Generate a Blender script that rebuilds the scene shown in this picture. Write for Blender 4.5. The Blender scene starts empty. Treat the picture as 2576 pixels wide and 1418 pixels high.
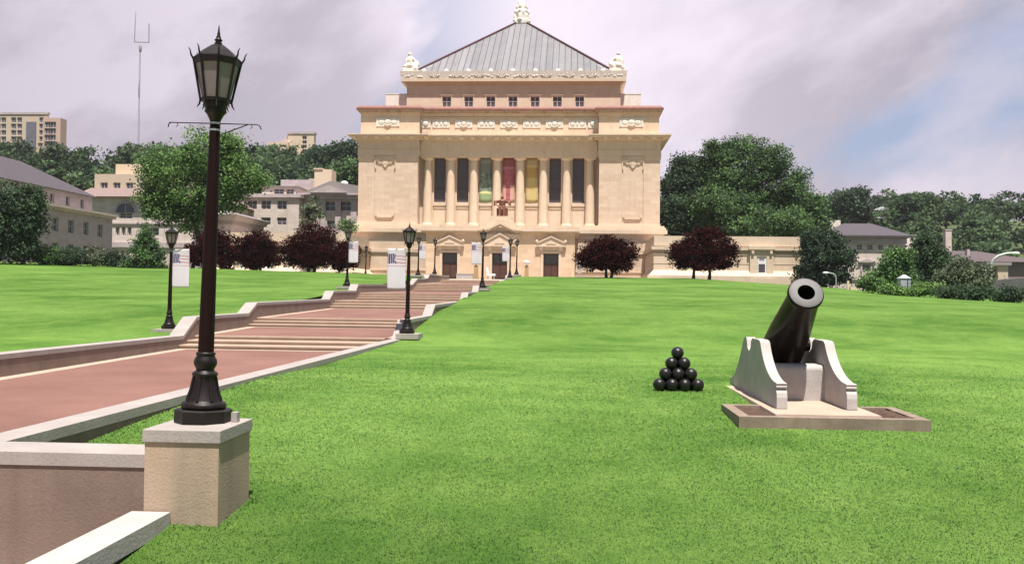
import bpy, bmesh, math, random
import numpy as np
from mathutils import Vector
PI = math.pi
scene = bpy.context.scene
COL = scene.collection
rng = np.random.default_rng(7)
random.seed(7)

# ------------------------------------------------------------------ camera
F, CX, CY = 2400.0, 1288.0, 709.0           # measured on a 2576 px wide view of the photograph
YAW, PIT, ROL = math.radians(3.43), math.radians(0.79), 0.012
CAM = Vector((10.5, 0, 0))                   # eye level is z = 0
cf = Vector((-math.sin(YAW)*math.cos(PIT), math.cos(YAW)*math.cos(PIT), math.sin(PIT)))
_r0 = Vector((math.cos(YAW), math.sin(YAW), 0)); _u0 = _r0.cross(cf)
cr = _r0*math.cos(ROL) + _u0*math.sin(ROL)
cu = -_r0*math.sin(ROL) + _u0*math.cos(ROL)
def at(x, y, Y):
    """world point seen at photo position (x, y) at world depth Y"""
    d = cf + cr*((x-CX)/F) + cu*((CY-y)/F)
    return CAM + d*(Y/d.y)
cam_d = bpy.data.cameras.new('camera'); cam = bpy.data.objects.new('camera', cam_d); COL.objects.link(cam)
from mathutils import Matrix
M = Matrix((cr, cu, -cf)).transposed().to_4x4(); M.translation = CAM
cam.matrix_world = M
cam_d.sensor_width = 36; cam_d.lens = 36*F/2576; cam_d.clip_end = 6000; cam_d.clip_start = 0.1
scene.camera = cam

# ------------------------------------------------------------------ helpers: objects
ORG = {}
def tag(o, label=None, cat=None, group=None, kind=None):
    if label: o['label'] = label
    if cat: o['category'] = cat
    if group: o['group'] = group
    if kind: o['kind'] = kind
    return o
def empty(name, loc, label=None, cat=None, group=None):
    o = bpy.data.objects.new(name, None); COL.objects.link(o); o.location = loc
    o.empty_display_size = 0.3
    ORG[o] = Vector(loc)
    return tag(o, label, cat, group)
def link_mesh(name, me, mat, parent=None, org=None):
    o = bpy.data.objects.new(name, me); COL.objects.link(o)
    for m in (mat if isinstance(mat, (list, tuple)) else [mat]):
        me.materials.append(m)
    if parent is not None:
        o.parent = parent; ORG[o] = ORG[parent]
    else:
        org = Vector(org) if org is not None else Vector((0, 0, 0))
        o.location = org; ORG[o] = org
    return o
def kids(o): return [c for c in bpy.data.objects if c.parent == o]
def copy_tree(o, loc=None, parent=None):
    c = o.copy(); COL.objects.link(c)
    if parent is not None: c.parent = parent
    if loc is not None: c.location = loc
    for ch in kids(o): copy_tree(ch, None, c)
    return c

class MB:
    """collects faces in world (or local) coordinates, then becomes ONE mesh object"""
    def __init__(s): s.v = []; s.f = []; s.mi = []; s.sm = []
    def add(s, vs, fs, mi=0, smooth=False):
        b = len(s.v); s.v += [tuple(v) for v in vs]
        for f in fs:
            s.f.append(tuple(i+b for i in f)); s.mi.append(mi); s.sm.append(smooth)
    def quad(s, a, b, c, d, mi=0): s.add([a, b, c, d], [(0, 1, 2, 3)], mi)
    def box(s, x0, x1, y0, y1, z0, z1, mi=0):
        v = [(x0,y0,z0),(x1,y0,z0),(x1,y1,z0),(x0,y1,z0),(x0,y0,z1),(x1,y0,z1),(x1,y1,z1),(x0,y1,z1)]
        s.add(v, [(0,3,2,1),(4,5,6,7),(0,1,5,4),(1,2,6,5),(2,3,7,6),(3,0,4,7)], mi)
    def taper(s, x0,x1,y0,y1,z0, X0,X1,Y0,Y1,z1, mi=0):
        v = [(x0,y0,z0),(x1,y0,z0),(x1,y1,z0),(x0,y1,z0),(X0,Y0,z1),(X1,Y0,z1),(X1,Y1,z1),(X0,Y1,z1)]
        s.add(v, [(0,3,2,1),(4,5,6,7),(0,1,5,4),(1,2,6,5),(2,3,7,6),(3,0,4,7)], mi)
    def prism_x(s, prof, x0, x1, mi=0, smooth=False):
        """closed profile [(y,z)..] counter-clockwise seen from +x, extruded x0->x1"""
        n = len(prof)
        v = [(x0, y, z) for y, z in prof] + [(x1, y, z) for y, z in prof]
        fs = [(i, (i+1) % n, n+(i+1) % n, n+i) for i in range(n)]
        s.add(v, fs, mi, smooth); s.add(v, [tuple(range(n-1, -1, -1)), tuple(range(n, 2*n))], mi)
    def prism_y(s, prof, y0, y1, mi=0):
        n = len(prof)
        v = [(x, y0, z) for x, z in prof] + [(x, y1, z) for x, z in prof]
        s.add(v, [(i, (i+1) % n, n+(i+1) % n, n+i) for i in range(n)], mi)
        s.add(v, [tuple(range(n-1, -1, -1)), tuple(range(n, 2*n))], mi)
    def lathe(s, prof, n=24, c=(0,0,0), mi=0, smooth=True, phase=0.0, cap=True):
        """prof [(r,z)..] bottom to top about the z axis"""
        v = []; m = len(prof)
        for r, z in prof:
            for k in range(n):
                a = 2*PI*k/n + phase
                v.append((c[0]+r*math.cos(a), c[1]+r*math.sin(a), c[2]+z))
        fs = []
        for i in range(m-1):
            for k in range(n):
                k2 = (k+1) % n
                fs.append((i*n+k, i*n+k2, (i+1)*n+k2, (i+1)*n+k))
        s.add(v, fs, mi, smooth)
        if cap:
            s.add(v[:n], [tuple(range(n-1, -1, -1))], mi); s.add(v[(m-1)*n:], [tuple(range(n))], mi)
    def tube(s, pts, rad, n=8, mi=0, cap=True, smooth=True):
        pts = [Vector(p) for p in pts]; m = len(pts)
        if not isinstance(rad, (list, tuple)): rad = [rad]*m
        v = []; up = None
        for i, p in enumerate(pts):
            d = (pts[min(i+1, m-1)] - pts[max(i-1, 0)]).normalized()
            if up is None:
                up = Vector((0, 0, 1)) if abs(d.z) < 0.9 else Vector((1, 0, 0))
            a = d.cross(up).normalized(); b = a.cross(d).normalized(); up = b
            for k in range(n):
                t = 2*PI*k/n
                v.append(p + (a*math.cos(t) + b*math.sin(t))*rad[i])
        fs = [(i*n+k, i*n+(k+1) % n, (i+1)*n+(k+1) % n, (i+1)*n+k) for i in range(m-1) for k in range(n)]
        s.add(v, fs, mi, smooth)
        if cap:
            s.add(v[:n], [tuple(range(n-1, -1, -1))], mi); s.add(v[-n:], [tuple(range(n))], mi)
    def ell(s, c, r, n=14, m=9, mi=0, squash=None):
        prof = [(math.sin(PI*i/m), -math.cos(PI*i/m)) for i in range(m+1)]
        v = []; fs = []
        for rr, z in prof:
            for k in range(n):
                a = 2*PI*k/n
                v.append((c[0]+r[0]*rr*math.cos(a), c[1]+r[1]*rr*math.sin(a), c[2]+r[2]*z))
        for i in range(m):
            for k in range(n):
                fs.append((i*n+k, i*n+(k+1) % n, (i+1)*n+(k+1) % n, (i+1)*n+k))
        s.add(v, fs, mi, True)
    def facade(s, p0, p1, z0, z1, ops=(), depth=0.2, mi=0):
        """wall sheet from p0 to p1 (left to right seen from outside) with real openings and reveals"""
        p0 = Vector((p0[0], p0[1], 0)); p1 = Vector((p1[0], p1[1], 0))
        W = (p1-p0).length; U = (p1-p0)/W; n = Vector((U.y, -U.x, 0))
        us = sorted({0.0, W, *[o[0] for o in ops], *[o[1] for o in ops]})
        zs = sorted({z0, z1, *[o[2] for o in ops], *[o[3] for o in ops]})
        P = lambda u, z, d=0.0: p0 + U*u - n*d + Vector((0, 0, z))
        for i in range(len(us)-1):
            for j in range(len(zs)-1):
                um, zm = (us[i]+us[i+1])/2, (zs[j]+zs[j+1])/2
                if any(o[0] < um < o[1] and o[2] < zm < o[3] for o in ops): continue
                s.quad(P(us[i], zs[j]), P(us[i+1], zs[j]), P(us[i+1], zs[j+1]), P(us[i], zs[j+1]), mi)
        for a, b, c, d in ops:
            s.quad(P(a, c), P(b, c), P(b, c, depth), P(a, c, depth), mi)
            s.quad(P(a, d, depth), P(b, d, depth), P(b, d), P(a, d), mi)
            s.quad(P(a, c, depth), P(a, d, depth), P(a, d), P(a, c), mi)
            s.quad(P(b, c), P(b, d), P(b, d, depth), P(b, c, depth), mi)
    def build(s, name, mat, parent=None, org=None):
        o = ORG[parent] if parent is not None else (Vector(org) if org is not None else Vector((0, 0, 0)))
        me = bpy.data.meshes.new(name)
        me.from_pydata([(v[0]-o.x, v[1]-o.y, v[2]-o.z) for v in s.v], [], s.f)
        me.polygons.foreach_set('material_index', s.mi)
        me.polygons.foreach_set('use_smooth', s.sm)
        me.update()
        return link_mesh(name, me, mat, parent, org)

def np_mesh(name, V, Fq, mat, parent=None, org=None, tint=None):
    """numpy quads/tris (all of one size) -> mesh object; tint = float per face"""
    o = ORG[parent] if parent is not None else (Vector(org) if org is not None else Vector((0, 0, 0)))
    V = np.asarray(V, dtype=np.float32) - np.array(o, dtype=np.float32)
    Fq = np.asarray(Fq, dtype=np.int32); k = Fq.shape[1]
    me = bpy.data.meshes.new(name)
    me.vertices.add(len(V)); me.vertices.foreach_set('co', V.ravel())
    me.loops.add(Fq.size); me.loops.foreach_set('vertex_index', Fq.ravel())
    me.polygons.add(len(Fq)); me.polygons.foreach_set('loop_start', np.arange(0, Fq.size, k, dtype=np.int32))
    me.update(calc_edges=True)
    if tint is not None:
        a = me.attributes.new('tint', 'FLOAT', 'FACE'); a.data.foreach_set('value', np.asarray(tint, dtype=np.float32))
    return link_mesh(name, me, mat, parent, org)

# ------------------------------------------------------------------ helpers: materials
def new_mat(name):
    m = bpy.data.materials.new(name); m.use_nodes = True
    nt = m.node_tree; b = nt.nodes['Principled BSDF']
    return m, nt, b
def N(nt, t, **kw):
    n = nt.nodes.new(t)
    for k, v in kw.items():
        if k in n.inputs.keys(): n.inputs[k].default_value = v
        else: setattr(n, k, v)
    return n
def rgba(c): return (c[0], c[1], c[2], 1)
def mixc(nt, fac, a, b, blend='MIX'):
    n = nt.nodes.new('ShaderNodeMix'); n.data_type = 'RGBA'; n.blend_type = blend
    for sock, val in ((0, fac), (6, a), (7, b)):
        if isinstance(val, bpy.types.NodeSocket): nt.links.new(val, n.inputs[sock])
        elif sock == 0: n.inputs[0].default_value = val
        else: n.inputs[sock].default_value = rgba(val)
    return n.outputs[2]
def ramp(nt, fac, stops):
    n = nt.nodes.new('ShaderNodeValToRGB'); e = n.color_ramp.elements
    while len(e) < len(stops): e.new(0.5)
    for el, (p, c) in zip(e, stops):
        el.position = p; el.color = rgba(c) if isinstance(c, (tuple, list)) else (c, c, c, 1)
    nt.links.new(fac, n.inputs[0]); return n.outputs[0]
def math_(nt, op, a, b=None, clamp=False):
    n = nt.nodes.new('ShaderNodeMath'); n.operation = op; n.use_clamp = clamp
    for i, v in enumerate((a, b)):
        if v is None: continue
        if isinstance(v, bpy.types.NodeSocket): nt.links.new(v, n.inputs[i])
        else: n.inputs[i].default_value = v
    return n.outputs[0]
def noise(nt, vec, scale, detail=4, rough=0.55):
    n = N(nt, 'ShaderNodeTexNoise'); n.inputs['Scale'].default_value = scale
    n.inputs['Detail'].default_value = detail; n.inputs['Roughness'].default_value = rough
    if vec is not None: nt.links.new(vec, n.inputs['Vector'])
    return n.outputs['Fac']
def wpos(nt): return nt.nodes.new('ShaderNodeNewGeometry').outputs['Position']
def scalev(nt, vec, s):
    n = N(nt, 'ShaderNodeVectorMath', operation='MULTIPLY'); n.inputs[1].default_value = s
    nt.links.new(vec, n.inputs[0]); return n.outputs[0]
def bump(nt, b, h, strength=0.3, dist=0.02):
    n = N(nt, 'ShaderNodeBump'); n.inputs['Strength'].default_value = strength; n.inputs['Distance'].default_value = dist
    nt.links.new(h, n.inputs['Height']); nt.links.new(n.outputs[0], b.inputs['Normal'])

def stone(name, c1, c2, scale=1.5, rough=0.9, course=None, mortar=0.8, streak=0.0, stain=(0.25,0.2,0.16), fine=25, bstr=0.25):
    """weathered stone / concrete; course=(w,h) draws faint ashlar joints on vertical faces"""
    m, nt, b = new_mat(name); p = wpos(nt)
    col = mixc(nt, ramp(nt, noise(nt, p, scale, 5), [(0.35, 0.0), (0.65, 1.0)]), c1, c2)
    f = noise(nt, p, fine, 3)
    col = mixc(nt, 0.22, col, mixc(nt, f, (0.25,0.22,0.19), (1,1,1)), 'OVERLAY')
    if streak:
        st = noise(nt, scalev(nt, p, (1.6, 1.6, 0.09)), 1.3, 4)
        col = mixc(nt, math_(nt, 'MULTIPLY', ramp(nt, st, [(0.5, 0.0), (0.72, 1.0)]), streak), col, stain)
    if course:
        sx = N(nt, 'ShaderNodeSeparateXYZ'); nt.links.new(p, sx.inputs[0])
        cx = N(nt, 'ShaderNodeCombineXYZ'); nt.links.new(math_(nt, 'ADD', sx.outputs[0], sx.outputs[1]), cx.inputs[0]); nt.links.new(sx.outputs[2], cx.inputs[1])
        bt = N(nt, 'ShaderNodeTexBrick'); nt.links.new(cx.outputs[0], bt.inputs['Vector'])
        bt.inputs['Scale'].default_value = 1.0; bt.inputs['Brick Width'].default_value = course[0]; bt.inputs['Row Height'].default_value = course[1]
        bt.inputs['Mortar Size'].default_value = 0.022; bt.inputs['Mortar Smooth'].default_value = 0.4
        bt.inputs['Color1'].default_value = (1,1,1,1); bt.inputs['Color2'].default_value = (0.87,0.845,0.82,1); bt.inputs['Mortar'].default_value = (mortar, mortar*0.95, mortar*0.9, 1)
        col = mixc(nt, 1.0, col, bt.outputs['Color'], 'MULTIPLY')
    nt.links.new(col, b.inputs['Base Color']); b.inputs['Roughness'].default_value = rough
    bump(nt, b, f, bstr, 0.02)
    return m
def plain(name, c, rough=0.6, metal=0.0, var=0.12, scale=6, spec=None, bstr=0.0):
    m, nt, b = new_mat(name); p = wpos(nt)
    k = tuple(x*(1-var) for x in c); l = tuple(min(1, x*(1+var)) for x in c)
    f = noise(nt, p, scale, 4)
    nt.links.new(mixc(nt, f, k, l), b.inputs['Base Color'])
    b.inputs['Roughness'].default_value = rough; b.inputs['Metallic'].default_value = metal
    if spec is not None: b.inputs['Specular IOR Level'].default_value = spec
    if bstr: bump(nt, b, noise(nt, p, scale*6, 4), bstr, 0.01)
    return m
def leafmat(name, dark, light, trans=0.3, spec=0.12):
    m, nt, b = new_mat(name)
    a = N(nt, 'ShaderNodeAttribute', attribute_name='tint')
    col = ramp(nt, a.outputs['Fac'], [(0.0, dark), (1.0, light)])
    nt.links.new(col, b.inputs['Base Color']); b.inputs['Roughness'].default_value = 0.7; b.inputs['Specular IOR Level'].default_value = spec
    t = N(nt, 'ShaderNodeBsdfTranslucent'); nt.links.new(col, t.inputs['Color'])
    mx = N(nt, 'ShaderNodeMixShader'); mx.inputs[0].default_value = trans
    nt.links.new(b.outputs[0], mx.inputs[1]); nt.links.new(t.outputs[0], mx.inputs[2])
    nt.links.new(mx.outputs[0], nt.nodes['Material Output'].inputs['Surface'])
    return m
def glassy(name, c1, c2, rough=0.12, scale=0.5):
    m, nt, b = new_mat(name); p = wpos(nt)
    nt.links.new(mixc(nt, noise(nt, p, scale, 3), c1, c2), b.inputs['Base Color'])
    b.inputs['Roughness'].default_value = rough; b.inputs['Specular IOR Level'].default_value = 0.5
    return m
# ------------------------------------------------------------------ materials
STONE = stone('sandstone ashlar', (0.62,0.475,0.375), (0.67,0.525,0.42), 0.5, course=(1.6,0.62), mortar=0.88, streak=0.22, stain=(0.46,0.33,0.25), fine=6)
STONE2 = stone('sandstone smooth', (0.61,0.47,0.36), (0.66,0.52,0.41), 0.7, streak=0.22, stain=(0.46,0.33,0.24), fine=6)
PALE = stone('pale carved stone', (0.72,0.635,0.56), (0.82,0.745,0.685), 1.6, fine=4, bstr=0.6, streak=0.3, stain=(0.45,0.33,0.27))
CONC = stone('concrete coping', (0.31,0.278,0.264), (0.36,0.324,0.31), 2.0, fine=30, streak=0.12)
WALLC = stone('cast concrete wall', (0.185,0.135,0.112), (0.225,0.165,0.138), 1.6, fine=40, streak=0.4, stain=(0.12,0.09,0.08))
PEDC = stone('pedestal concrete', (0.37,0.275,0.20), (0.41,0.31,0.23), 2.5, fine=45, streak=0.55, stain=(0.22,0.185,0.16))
GREYC = stone('grey cast concrete', (0.385,0.355,0.345), (0.44,0.41,0.40), 3.0, fine=35, streak=0.25, stain=(0.33,0.31,0.29))
STEPC = stone('step stone', (0.40,0.305,0.24), (0.45,0.35,0.28), 1.5, fine=20, streak=0.1)
IRON = plain('dark painted iron', (0.013,0.009,0.009), 0.42, 0.0, 0.3, 14, spec=0.3, bstr=0.25)
IRONP = plain('dark maroon pole paint', (0.013,0.0045,0.0045), 0.5, 0.0, 0.25, 10, spec=0.15, bstr=0.15)
STEEL = plain('clamp steel', (0.6,0.6,0.62), 0.35, 0.8, 0.1)
FROST = plain('frosted lantern glass', (0.225,0.190,0.195), 0.35, 0.0, 0.18, 9)
BALLM = plain('cannonball black iron', (0.014,0.012,0.0125), 0.34, 0.0, 0.35, 9, spec=0.4, bstr=0.3)
def _barrel():
    m, nt, b = new_mat('aged cannon iron'); p = wpos(nt)
    st = noise(nt, p, 7, 5); ru = noise(nt, scalev(nt, p, (1, 1, 0.35)), 5, 5)
    c = mixc(nt, ramp(nt, ru, [(0.5, 0.0), (0.72, 0.8)]), (0.012,0.008,0.006), (0.036,0.020,0.011))
    c = mixc(nt, ramp(nt, st, [(0.62, 0.0), (0.8, 0.35)]), c, (0.10,0.11,0.085))
    nt.links.new(c, b.inputs['Base Color']); b.inputs['Roughness'].default_value = 0.38; b.inputs['Specular IOR Level'].default_value = 0.13
    bump(nt, b, noise(nt, p, 40, 3), 0.3, 0.004); return m
BARREL = _barrel()
MUZ = plain('muzzle face grey iron', (0.165,0.155,0.16), 0.55, 0.0, 0.15, 8, spec=0.3)
SOIL = stone('garden soil', (0.065,0.036,0.024), (0.11,0.062,0.042), 9, fine=60, bstr=1.0)
KERBM = stone('weathered timber kerb', (0.20,0.15,0.115), (0.27,0.21,0.165), 4, fine=40, streak=0.5, stain=(0.15,0.12,0.09))
COPPER = stone('red oxidised roof metal', (0.20,0.075,0.06), (0.26,0.11,0.085), 1.2, fine=5, rough=0.6)
BRONZE = plain('brown bronze', (0.19,0.075,0.045), 0.5, 0.3, 0.5, 1.2, bstr=0.3)
DGLASS = glassy('dark violet window glass', (0.075,0.062,0.078), (0.105,0.082,0.095), 0.25)
DOORM = plain('dark bronze door', (0.06,0.035,0.03), 0.4, 0.2, 0.4, 1.5)
FRAMEW = plain('pale window frame', (0.62,0.56,0.54), 0.6)
WHITE = plain('white paint', (0.78,0.76,0.77), 0.5, 0.0, 0.05)
DARKREV = plain('dark brown metal', (0.10,0.06,0.05), 0.6)  # even dark brown for the tall hall window frames

def _brick():
    m, nt, b = new_mat('path brick'); p = wpos(nt)
    bt = N(nt, 'ShaderNodeTexBrick'); nt.links.new(p, bt.inputs['Vector'])
    bt.inputs['Scale'].default_value = 1.0; bt.inputs['Brick Width'].default_value = 0.22; bt.inputs['Row Height'].default_value = 0.11
    bt.inputs['Mortar Size'].default_value = 0.006; bt.inputs['Color1'].default_value = (0.19,0.085,0.065,1); bt.inputs['Color2'].default_value = (0.158,0.071,0.055,1); bt.inputs['Mortar'].default_value = (0.18,0.105,0.084,1)
    c = mixc(nt, ramp(nt, noise(nt, p, 0.35, 5), [(0.35, 0), (0.68, 1)]), bt.outputs['Color'], (0.23,0.115,0.09))
    c = mixc(nt, ramp(nt, noise(nt, scalev(nt, p, (0.4, 1.4, 1)), 1.1, 5), [(0.55, 0), (0.8, 0.35)]), c, (0.145,0.07,0.055))
    nt.links.new(c, b.inputs['Base Color']); b.inputs['Roughness'].default_value = 0.85
    bump(nt, b, noise(nt, p, 30, 3), 0.2, 0.01); return m
BRICK = _brick()

def grass_color(nt, p):
    big = noise(nt, p, 0.16, 4, 0.6); mid = noise(nt, p, 0.9, 4, 0.6)
    c = mixc(nt, ramp(nt, big, [(0.36, 0), (0.64, 1)]), (0.056,0.138,0.024), (0.132,0.245,0.062))
    c = mixc(nt, ramp(nt, mid, [(0.42, 0), (0.72, 0.55)]), c, (0.165,0.265,0.072))
    c = mixc(nt, ramp(nt, noise(nt, p, 0.33, 3), [(0.56, 0), (0.72, 0.5)]), c, (0.070,0.155,0.026))
    sy = N(nt, 'ShaderNodeSeparateXYZ'); nt.links.new(p, sy.inputs[0])      # darker near the viewer; mid-slope brightened in the colour to offset blade self-shading
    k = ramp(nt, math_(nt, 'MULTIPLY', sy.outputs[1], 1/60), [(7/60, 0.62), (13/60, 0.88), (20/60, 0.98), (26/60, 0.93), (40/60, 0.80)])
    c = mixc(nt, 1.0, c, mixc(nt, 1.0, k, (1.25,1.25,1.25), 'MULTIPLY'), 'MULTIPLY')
    return c
def _lawn():
    m, nt, b = new_mat('lawn grass'); p = wpos(nt)
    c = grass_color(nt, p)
    c = mixc(nt, 1.0, c, (0.88,0.88,0.90), 'MULTIPLY')
    f = noise(nt, p, 9, 5, 0.75)
    c = mixc(nt, 0.45, c, mixc(nt, ramp(nt, noise(nt, scalev(nt, p, (2.6, 0.9, 1)), 1.0, 6, 0.7), [(0.34, 0), (0.66, 1)]), (0.38,0.42,0.32), (0.62,0.59,0.54)), 'OVERLAY')
    c = mixc(nt, 0.7, c, mixc(nt, ramp(nt, f, [(0.3, 0), (0.7, 1)]), (0.30,0.36,0.22), (0.72,0.66,0.55)), 'OVERLAY')
    f2 = noise(nt, p, 55, 3, 0.7)
    c = mixc(nt, 0.35, c, mixc(nt, ramp(nt, f2, [(0.3, 0), (0.7, 1)]), (0.22,0.28,0.2), (0.8,0.72,0.6)), 'OVERLAY')
    nt.links.new(c, b.inputs['Base Color']); b.inputs['Roughness'].default_value = 0.9; b.inputs['Specular IOR Level'].default_value = 0.1
    bump(nt, b, f2, 0.35, 0.03); return m
LAWN = _lawn()
def _blade():
    m, nt, b = new_mat('grass blade'); p = wpos(nt)
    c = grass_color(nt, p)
    a = N(nt, 'ShaderNodeAttribute', attribute_name='tint')
    c = mixc(nt, 0.27, c, ramp(nt, a.outputs['Fac'], [(0, (0.28,0.34,0.22)), (0.7, (0.62,0.60,0.48)), (1, (0.95,0.86,0.72))]), 'OVERLAY')
    nt.links.new(c, b.inputs['Base Color']); b.inputs['Roughness'].default_value = 0.6; b.inputs['Specular IOR Level'].default_value = 0.15
    ge = nt.nodes.new('ShaderNodeNewGeometry'); a1 = N(nt, 'ShaderNodeVectorMath', operation='ADD'); a1.inputs[1].default_value = (0, 0, 1.0)
    nt.links.new(scalev(nt, ge.outputs['Normal'], (0.2, 0.2, 0.1)), a1.inputs[0])
    a2 = N(nt, 'ShaderNodeVectorMath', operation='NORMALIZE'); nt.links.new(a1.outputs[0], a2.inputs[0]); nt.links.new(a2.outputs[0], b.inputs['Normal'])
    return m
BLADE = _blade()
GROUND = stone('dry ground under trees', (0.045,0.075,0.022), (0.08,0.11,0.04), 0.05, fine=1.2)
PAVE = stone('plaza paving', (0.40,0.33,0.27), (0.46,0.38,0.31), 0.8, fine=15)

# ------------------------------------------------------------------ terrain
PR = [(-60,-3.2),(0,-2.75),(6,-2.47),(9.3,-2.25),(12,-2.08),(15,-1.96),(18.7,-1.81),(26,-1.76),(34,-1.70),(37,-1.42),(44,-0.78),(50,-0.5),(57,-0.13),(64.5,0.27),(75,0.78),(94,1.58),(105,2.05),(110,2.17),(118,2.2),(5000,2.2)]
PX_, PZ_ = np.array([p[0] for p in PR]), np.array([p[1] for p in PR])
def sst(a, b, x): t = np.clip((x-a)/(b-a), 0, 1); return t*t*(3-2*t)
def ter(x, y):
    x = np.asarray(x, float); y = np.asarray(y, float)
    z = 0.25*np.interp(y-1.5, PX_, PZ_) + 0.5*np.interp(y, PX_, PZ_) + 0.25*np.interp(y+1.5, PX_, PZ_)
    z = z + 0.022*np.clip(-x-8, 0, 60)*sst(40, 95, y)
    z = z - 0.056*np.clip(x-24, 0, 42)*sst(40, 90, y)
    z = z + 0.2*np.exp(-((x-4.2)/2.2)**2)*sst(7, 11, y)*(1-sst(15, 24, y))
    z = z - 1.0*sst(108.5, 111.6, y)*(1-sst(140, 150, y))*(1-sst(11.6, 13.5, np.abs(x)))   # cut for the plaza
    # wooded hills behind
    z = z + 36*sst(185, 330, y)*sst(10, -45, x) + 33*sst(225, 410, y)*sst(-25, 40, x)
    return z
def grid(xs, ys, V, Fq):
    b = sum(len(v) for v in V)
    X, Yg = np.meshgrid(xs, ys); Zg = ter(X, Yg)
    V.append(np.stack([X.ravel(), Yg.ravel(), Zg.ravel()], 1))
    nx, ny = len(xs), len(ys); i, j = np.meshgrid(np.arange(nx-1), np.arange(ny-1)); q = (j*nx+i).ravel()+b
    Fq.append(np.stack([q, q+1, q+nx+1, q+nx], 1))
def lin(*segs):
    out = []
    for a, b, n in segs: out += list(np.linspace(a, b, n, endpoint=False))
    return out + [segs[-1][1]]
V, Q = [], []
grid(lin((4.3,40,90),(40,140,40)), lin((9.9,60,120),(60,112,60)), V, Q)
grid(lin((6.5,40,60),(40,140,30)), lin((-30,0,12),(0,9.9,24)), V, Q)
grid(lin((-140,-40,30),(-40,-4.2,60)), lin((9.9,60,80),(60,112,60)), V, Q)
grid(lin((-140,-4.2,30)), lin((-30,9.9,20)), V, Q)
o = np_mesh('lawn', np.concatenate(V), np.concatenate(Q), LAWN); o.data.polygons.foreach_set('use_smooth', [True]*len(o.data.polygons))
tag(o, 'mown green lawn rising toward the stone hall', 'lawn', kind='structure')
V, Q = [], []
grid(lin((-1500,-200,26),(-200,200,80),(200,1500,26)), lin((112,460,70),(460,3000,24)), V, Q)
grid(lin((-1500,-140,20)), lin((-60,112,20)), V, Q)
grid(lin((140,1500,20)), lin((-60,112,20)), V, Q)
o = np_mesh('terrain', np.concatenate(V), np.concatenate(Q), GROUND); o.data.polygons.foreach_set('use_smooth', [True]*len(o.data.polygons))
tag(o, 'ground and wooded hillsides behind the hall', 'terrain', kind='structure')

# grass blades, dense near the camera
def blades():
    n = 1250000
    y = 6.9*np.exp(rng.random(n)*math.log(36/6.9)); half = 0.66*y + 3.5
    xc = CAM.x - 0.06*y; x = xc + (rng.random(n)*2-1)*half
    keep = (rng.random(n) < 1-sst(11, 35, y)) & (x > 4.49) & ((y > 9.93) | (x > 6.71))
    keep &= ~((x > 6.40) & (x < 7.165) & (y > 8.995) & (y < 9.93))
    keep &= ~((x > 13.08) & (x < 15.97) & (y > 14.66) & (y < 16.42))
    keep &= ~((x > 13.72) & (x < 15.38) & (y > 15) & (y < 20.6))
    keep &= ~((x > 3.9) & (x < 5.25) & (y > 34.4))
    x, y = x[keep], y[keep]; n = len(x); z = ter(x, y)
    patch = 0.8 + 0.35*np.sin(x*1.7+np.sin(y*1.3)*2)*np.sin(y*1.1+x*0.4)
    h = (0.008+0.011*rng.random(n))*(0.6+0.4*patch)*(0.8+y/45)*(1-0.5*sst(18, 35, y)); w = (0.003+0.0025*rng.random(n))*(0.6+y/13)
    near_ped = np.exp(-((np.abs(x-6.79)-0.39).clip(0)**2+(np.abs(y-9.45)-0.47).clip(0)**2)/0.01)
    def edge(x0, x1, y0, y1, w_): return np.exp(-(np.maximum(np.maximum(x0-x, x-x1), 0)**2+np.maximum(np.maximum(y0-y, y-y1), 0)**2)/w_)
    near_ped = np.maximum(near_ped, np.maximum(edge(13.1,15.95,14.7,16.4,.006), edge(12.2,13.1,18.6,19.5,.01)))
    near_ped = np.maximum(near_ped, 0.6*np.exp(-((x-4.5)/.08)**2))
    h = h*(1+1.7*near_ped*rng.random(n))
    a = rng.random(n)*2*PI; lean = rng.normal(0, 0.8, (n, 2))*h[:, None]
    dx, dy = np.cos(a)*w, np.sin(a)*w
    V = np.empty((n, 3, 3), np.float32)
    V[:, 0] = np.stack([x-dx, y-dy, z-0.004], 1); V[:, 1] = np.stack([x+dx, y+dy, z-0.004], 1)
    V[:, 2] = np.stack([x+lean[:, 0], y+lean[:, 1], z+h], 1)
    t = np.clip(rng.normal(0.5, 0.24, n), 0, 1)
    o = np_mesh('grass', V.reshape(-1, 3), np.arange(3*n).reshape(-1, 3), BLADE, tint=t)
    tag(o, 'short green grass blades of the near lawn', 'grass', kind='stuff')
blades()

# ------------------------------------------------------------------ path, steps and walls
PATHP = [(9.3,-2.36),(34.1,-2.10),None,(35.6,-1.68),(41.7,-1.54),None,(42.8,-1.16),(56.0,-0.92),None,(57.2,-0.45),(63.0,-0.43),None,(64.2,0.03),(86,0.25),None,(88.6,0.95),(104,1.30)]
segs = []; cur = []
for p in PATHP+[None]:
    if p is None: segs.append(cur); cur = []
    else: cur.append(p)
br = MB(); bd = MB()
for (y0, z0), (y1, z1) in segs:
    n = max(2, int((y1-y0)/2))
    br.quad((-3.3,y0+.001,z0),(3.66,y0+.001,z0),(3.66,y1-.34,z1),(-3.3,y1-.34,z1))
    for a, b_ in ((-3.74,-3.3),(3.66,4.1)): bd.quad((a,y0,z0+.004),(b_,y0,z0+.004),(b_,y1,z1+.004),(a,y1,z1+.004))
    bd.quad((-3.3,y1-.34,z1+.004),(3.66,y1-.34,z1+.004),(3.66,y1,z1+.004),(-3.3,y1,z1+.004))
tag(br.build('path', BRICK), 'pinkish red brick walk climbing to the hall', 'path', kind='structure')
tag(bd.build('path_border', STEPC), 'tan stone borders of the brick walk', 'path border', kind='structure')
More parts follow.
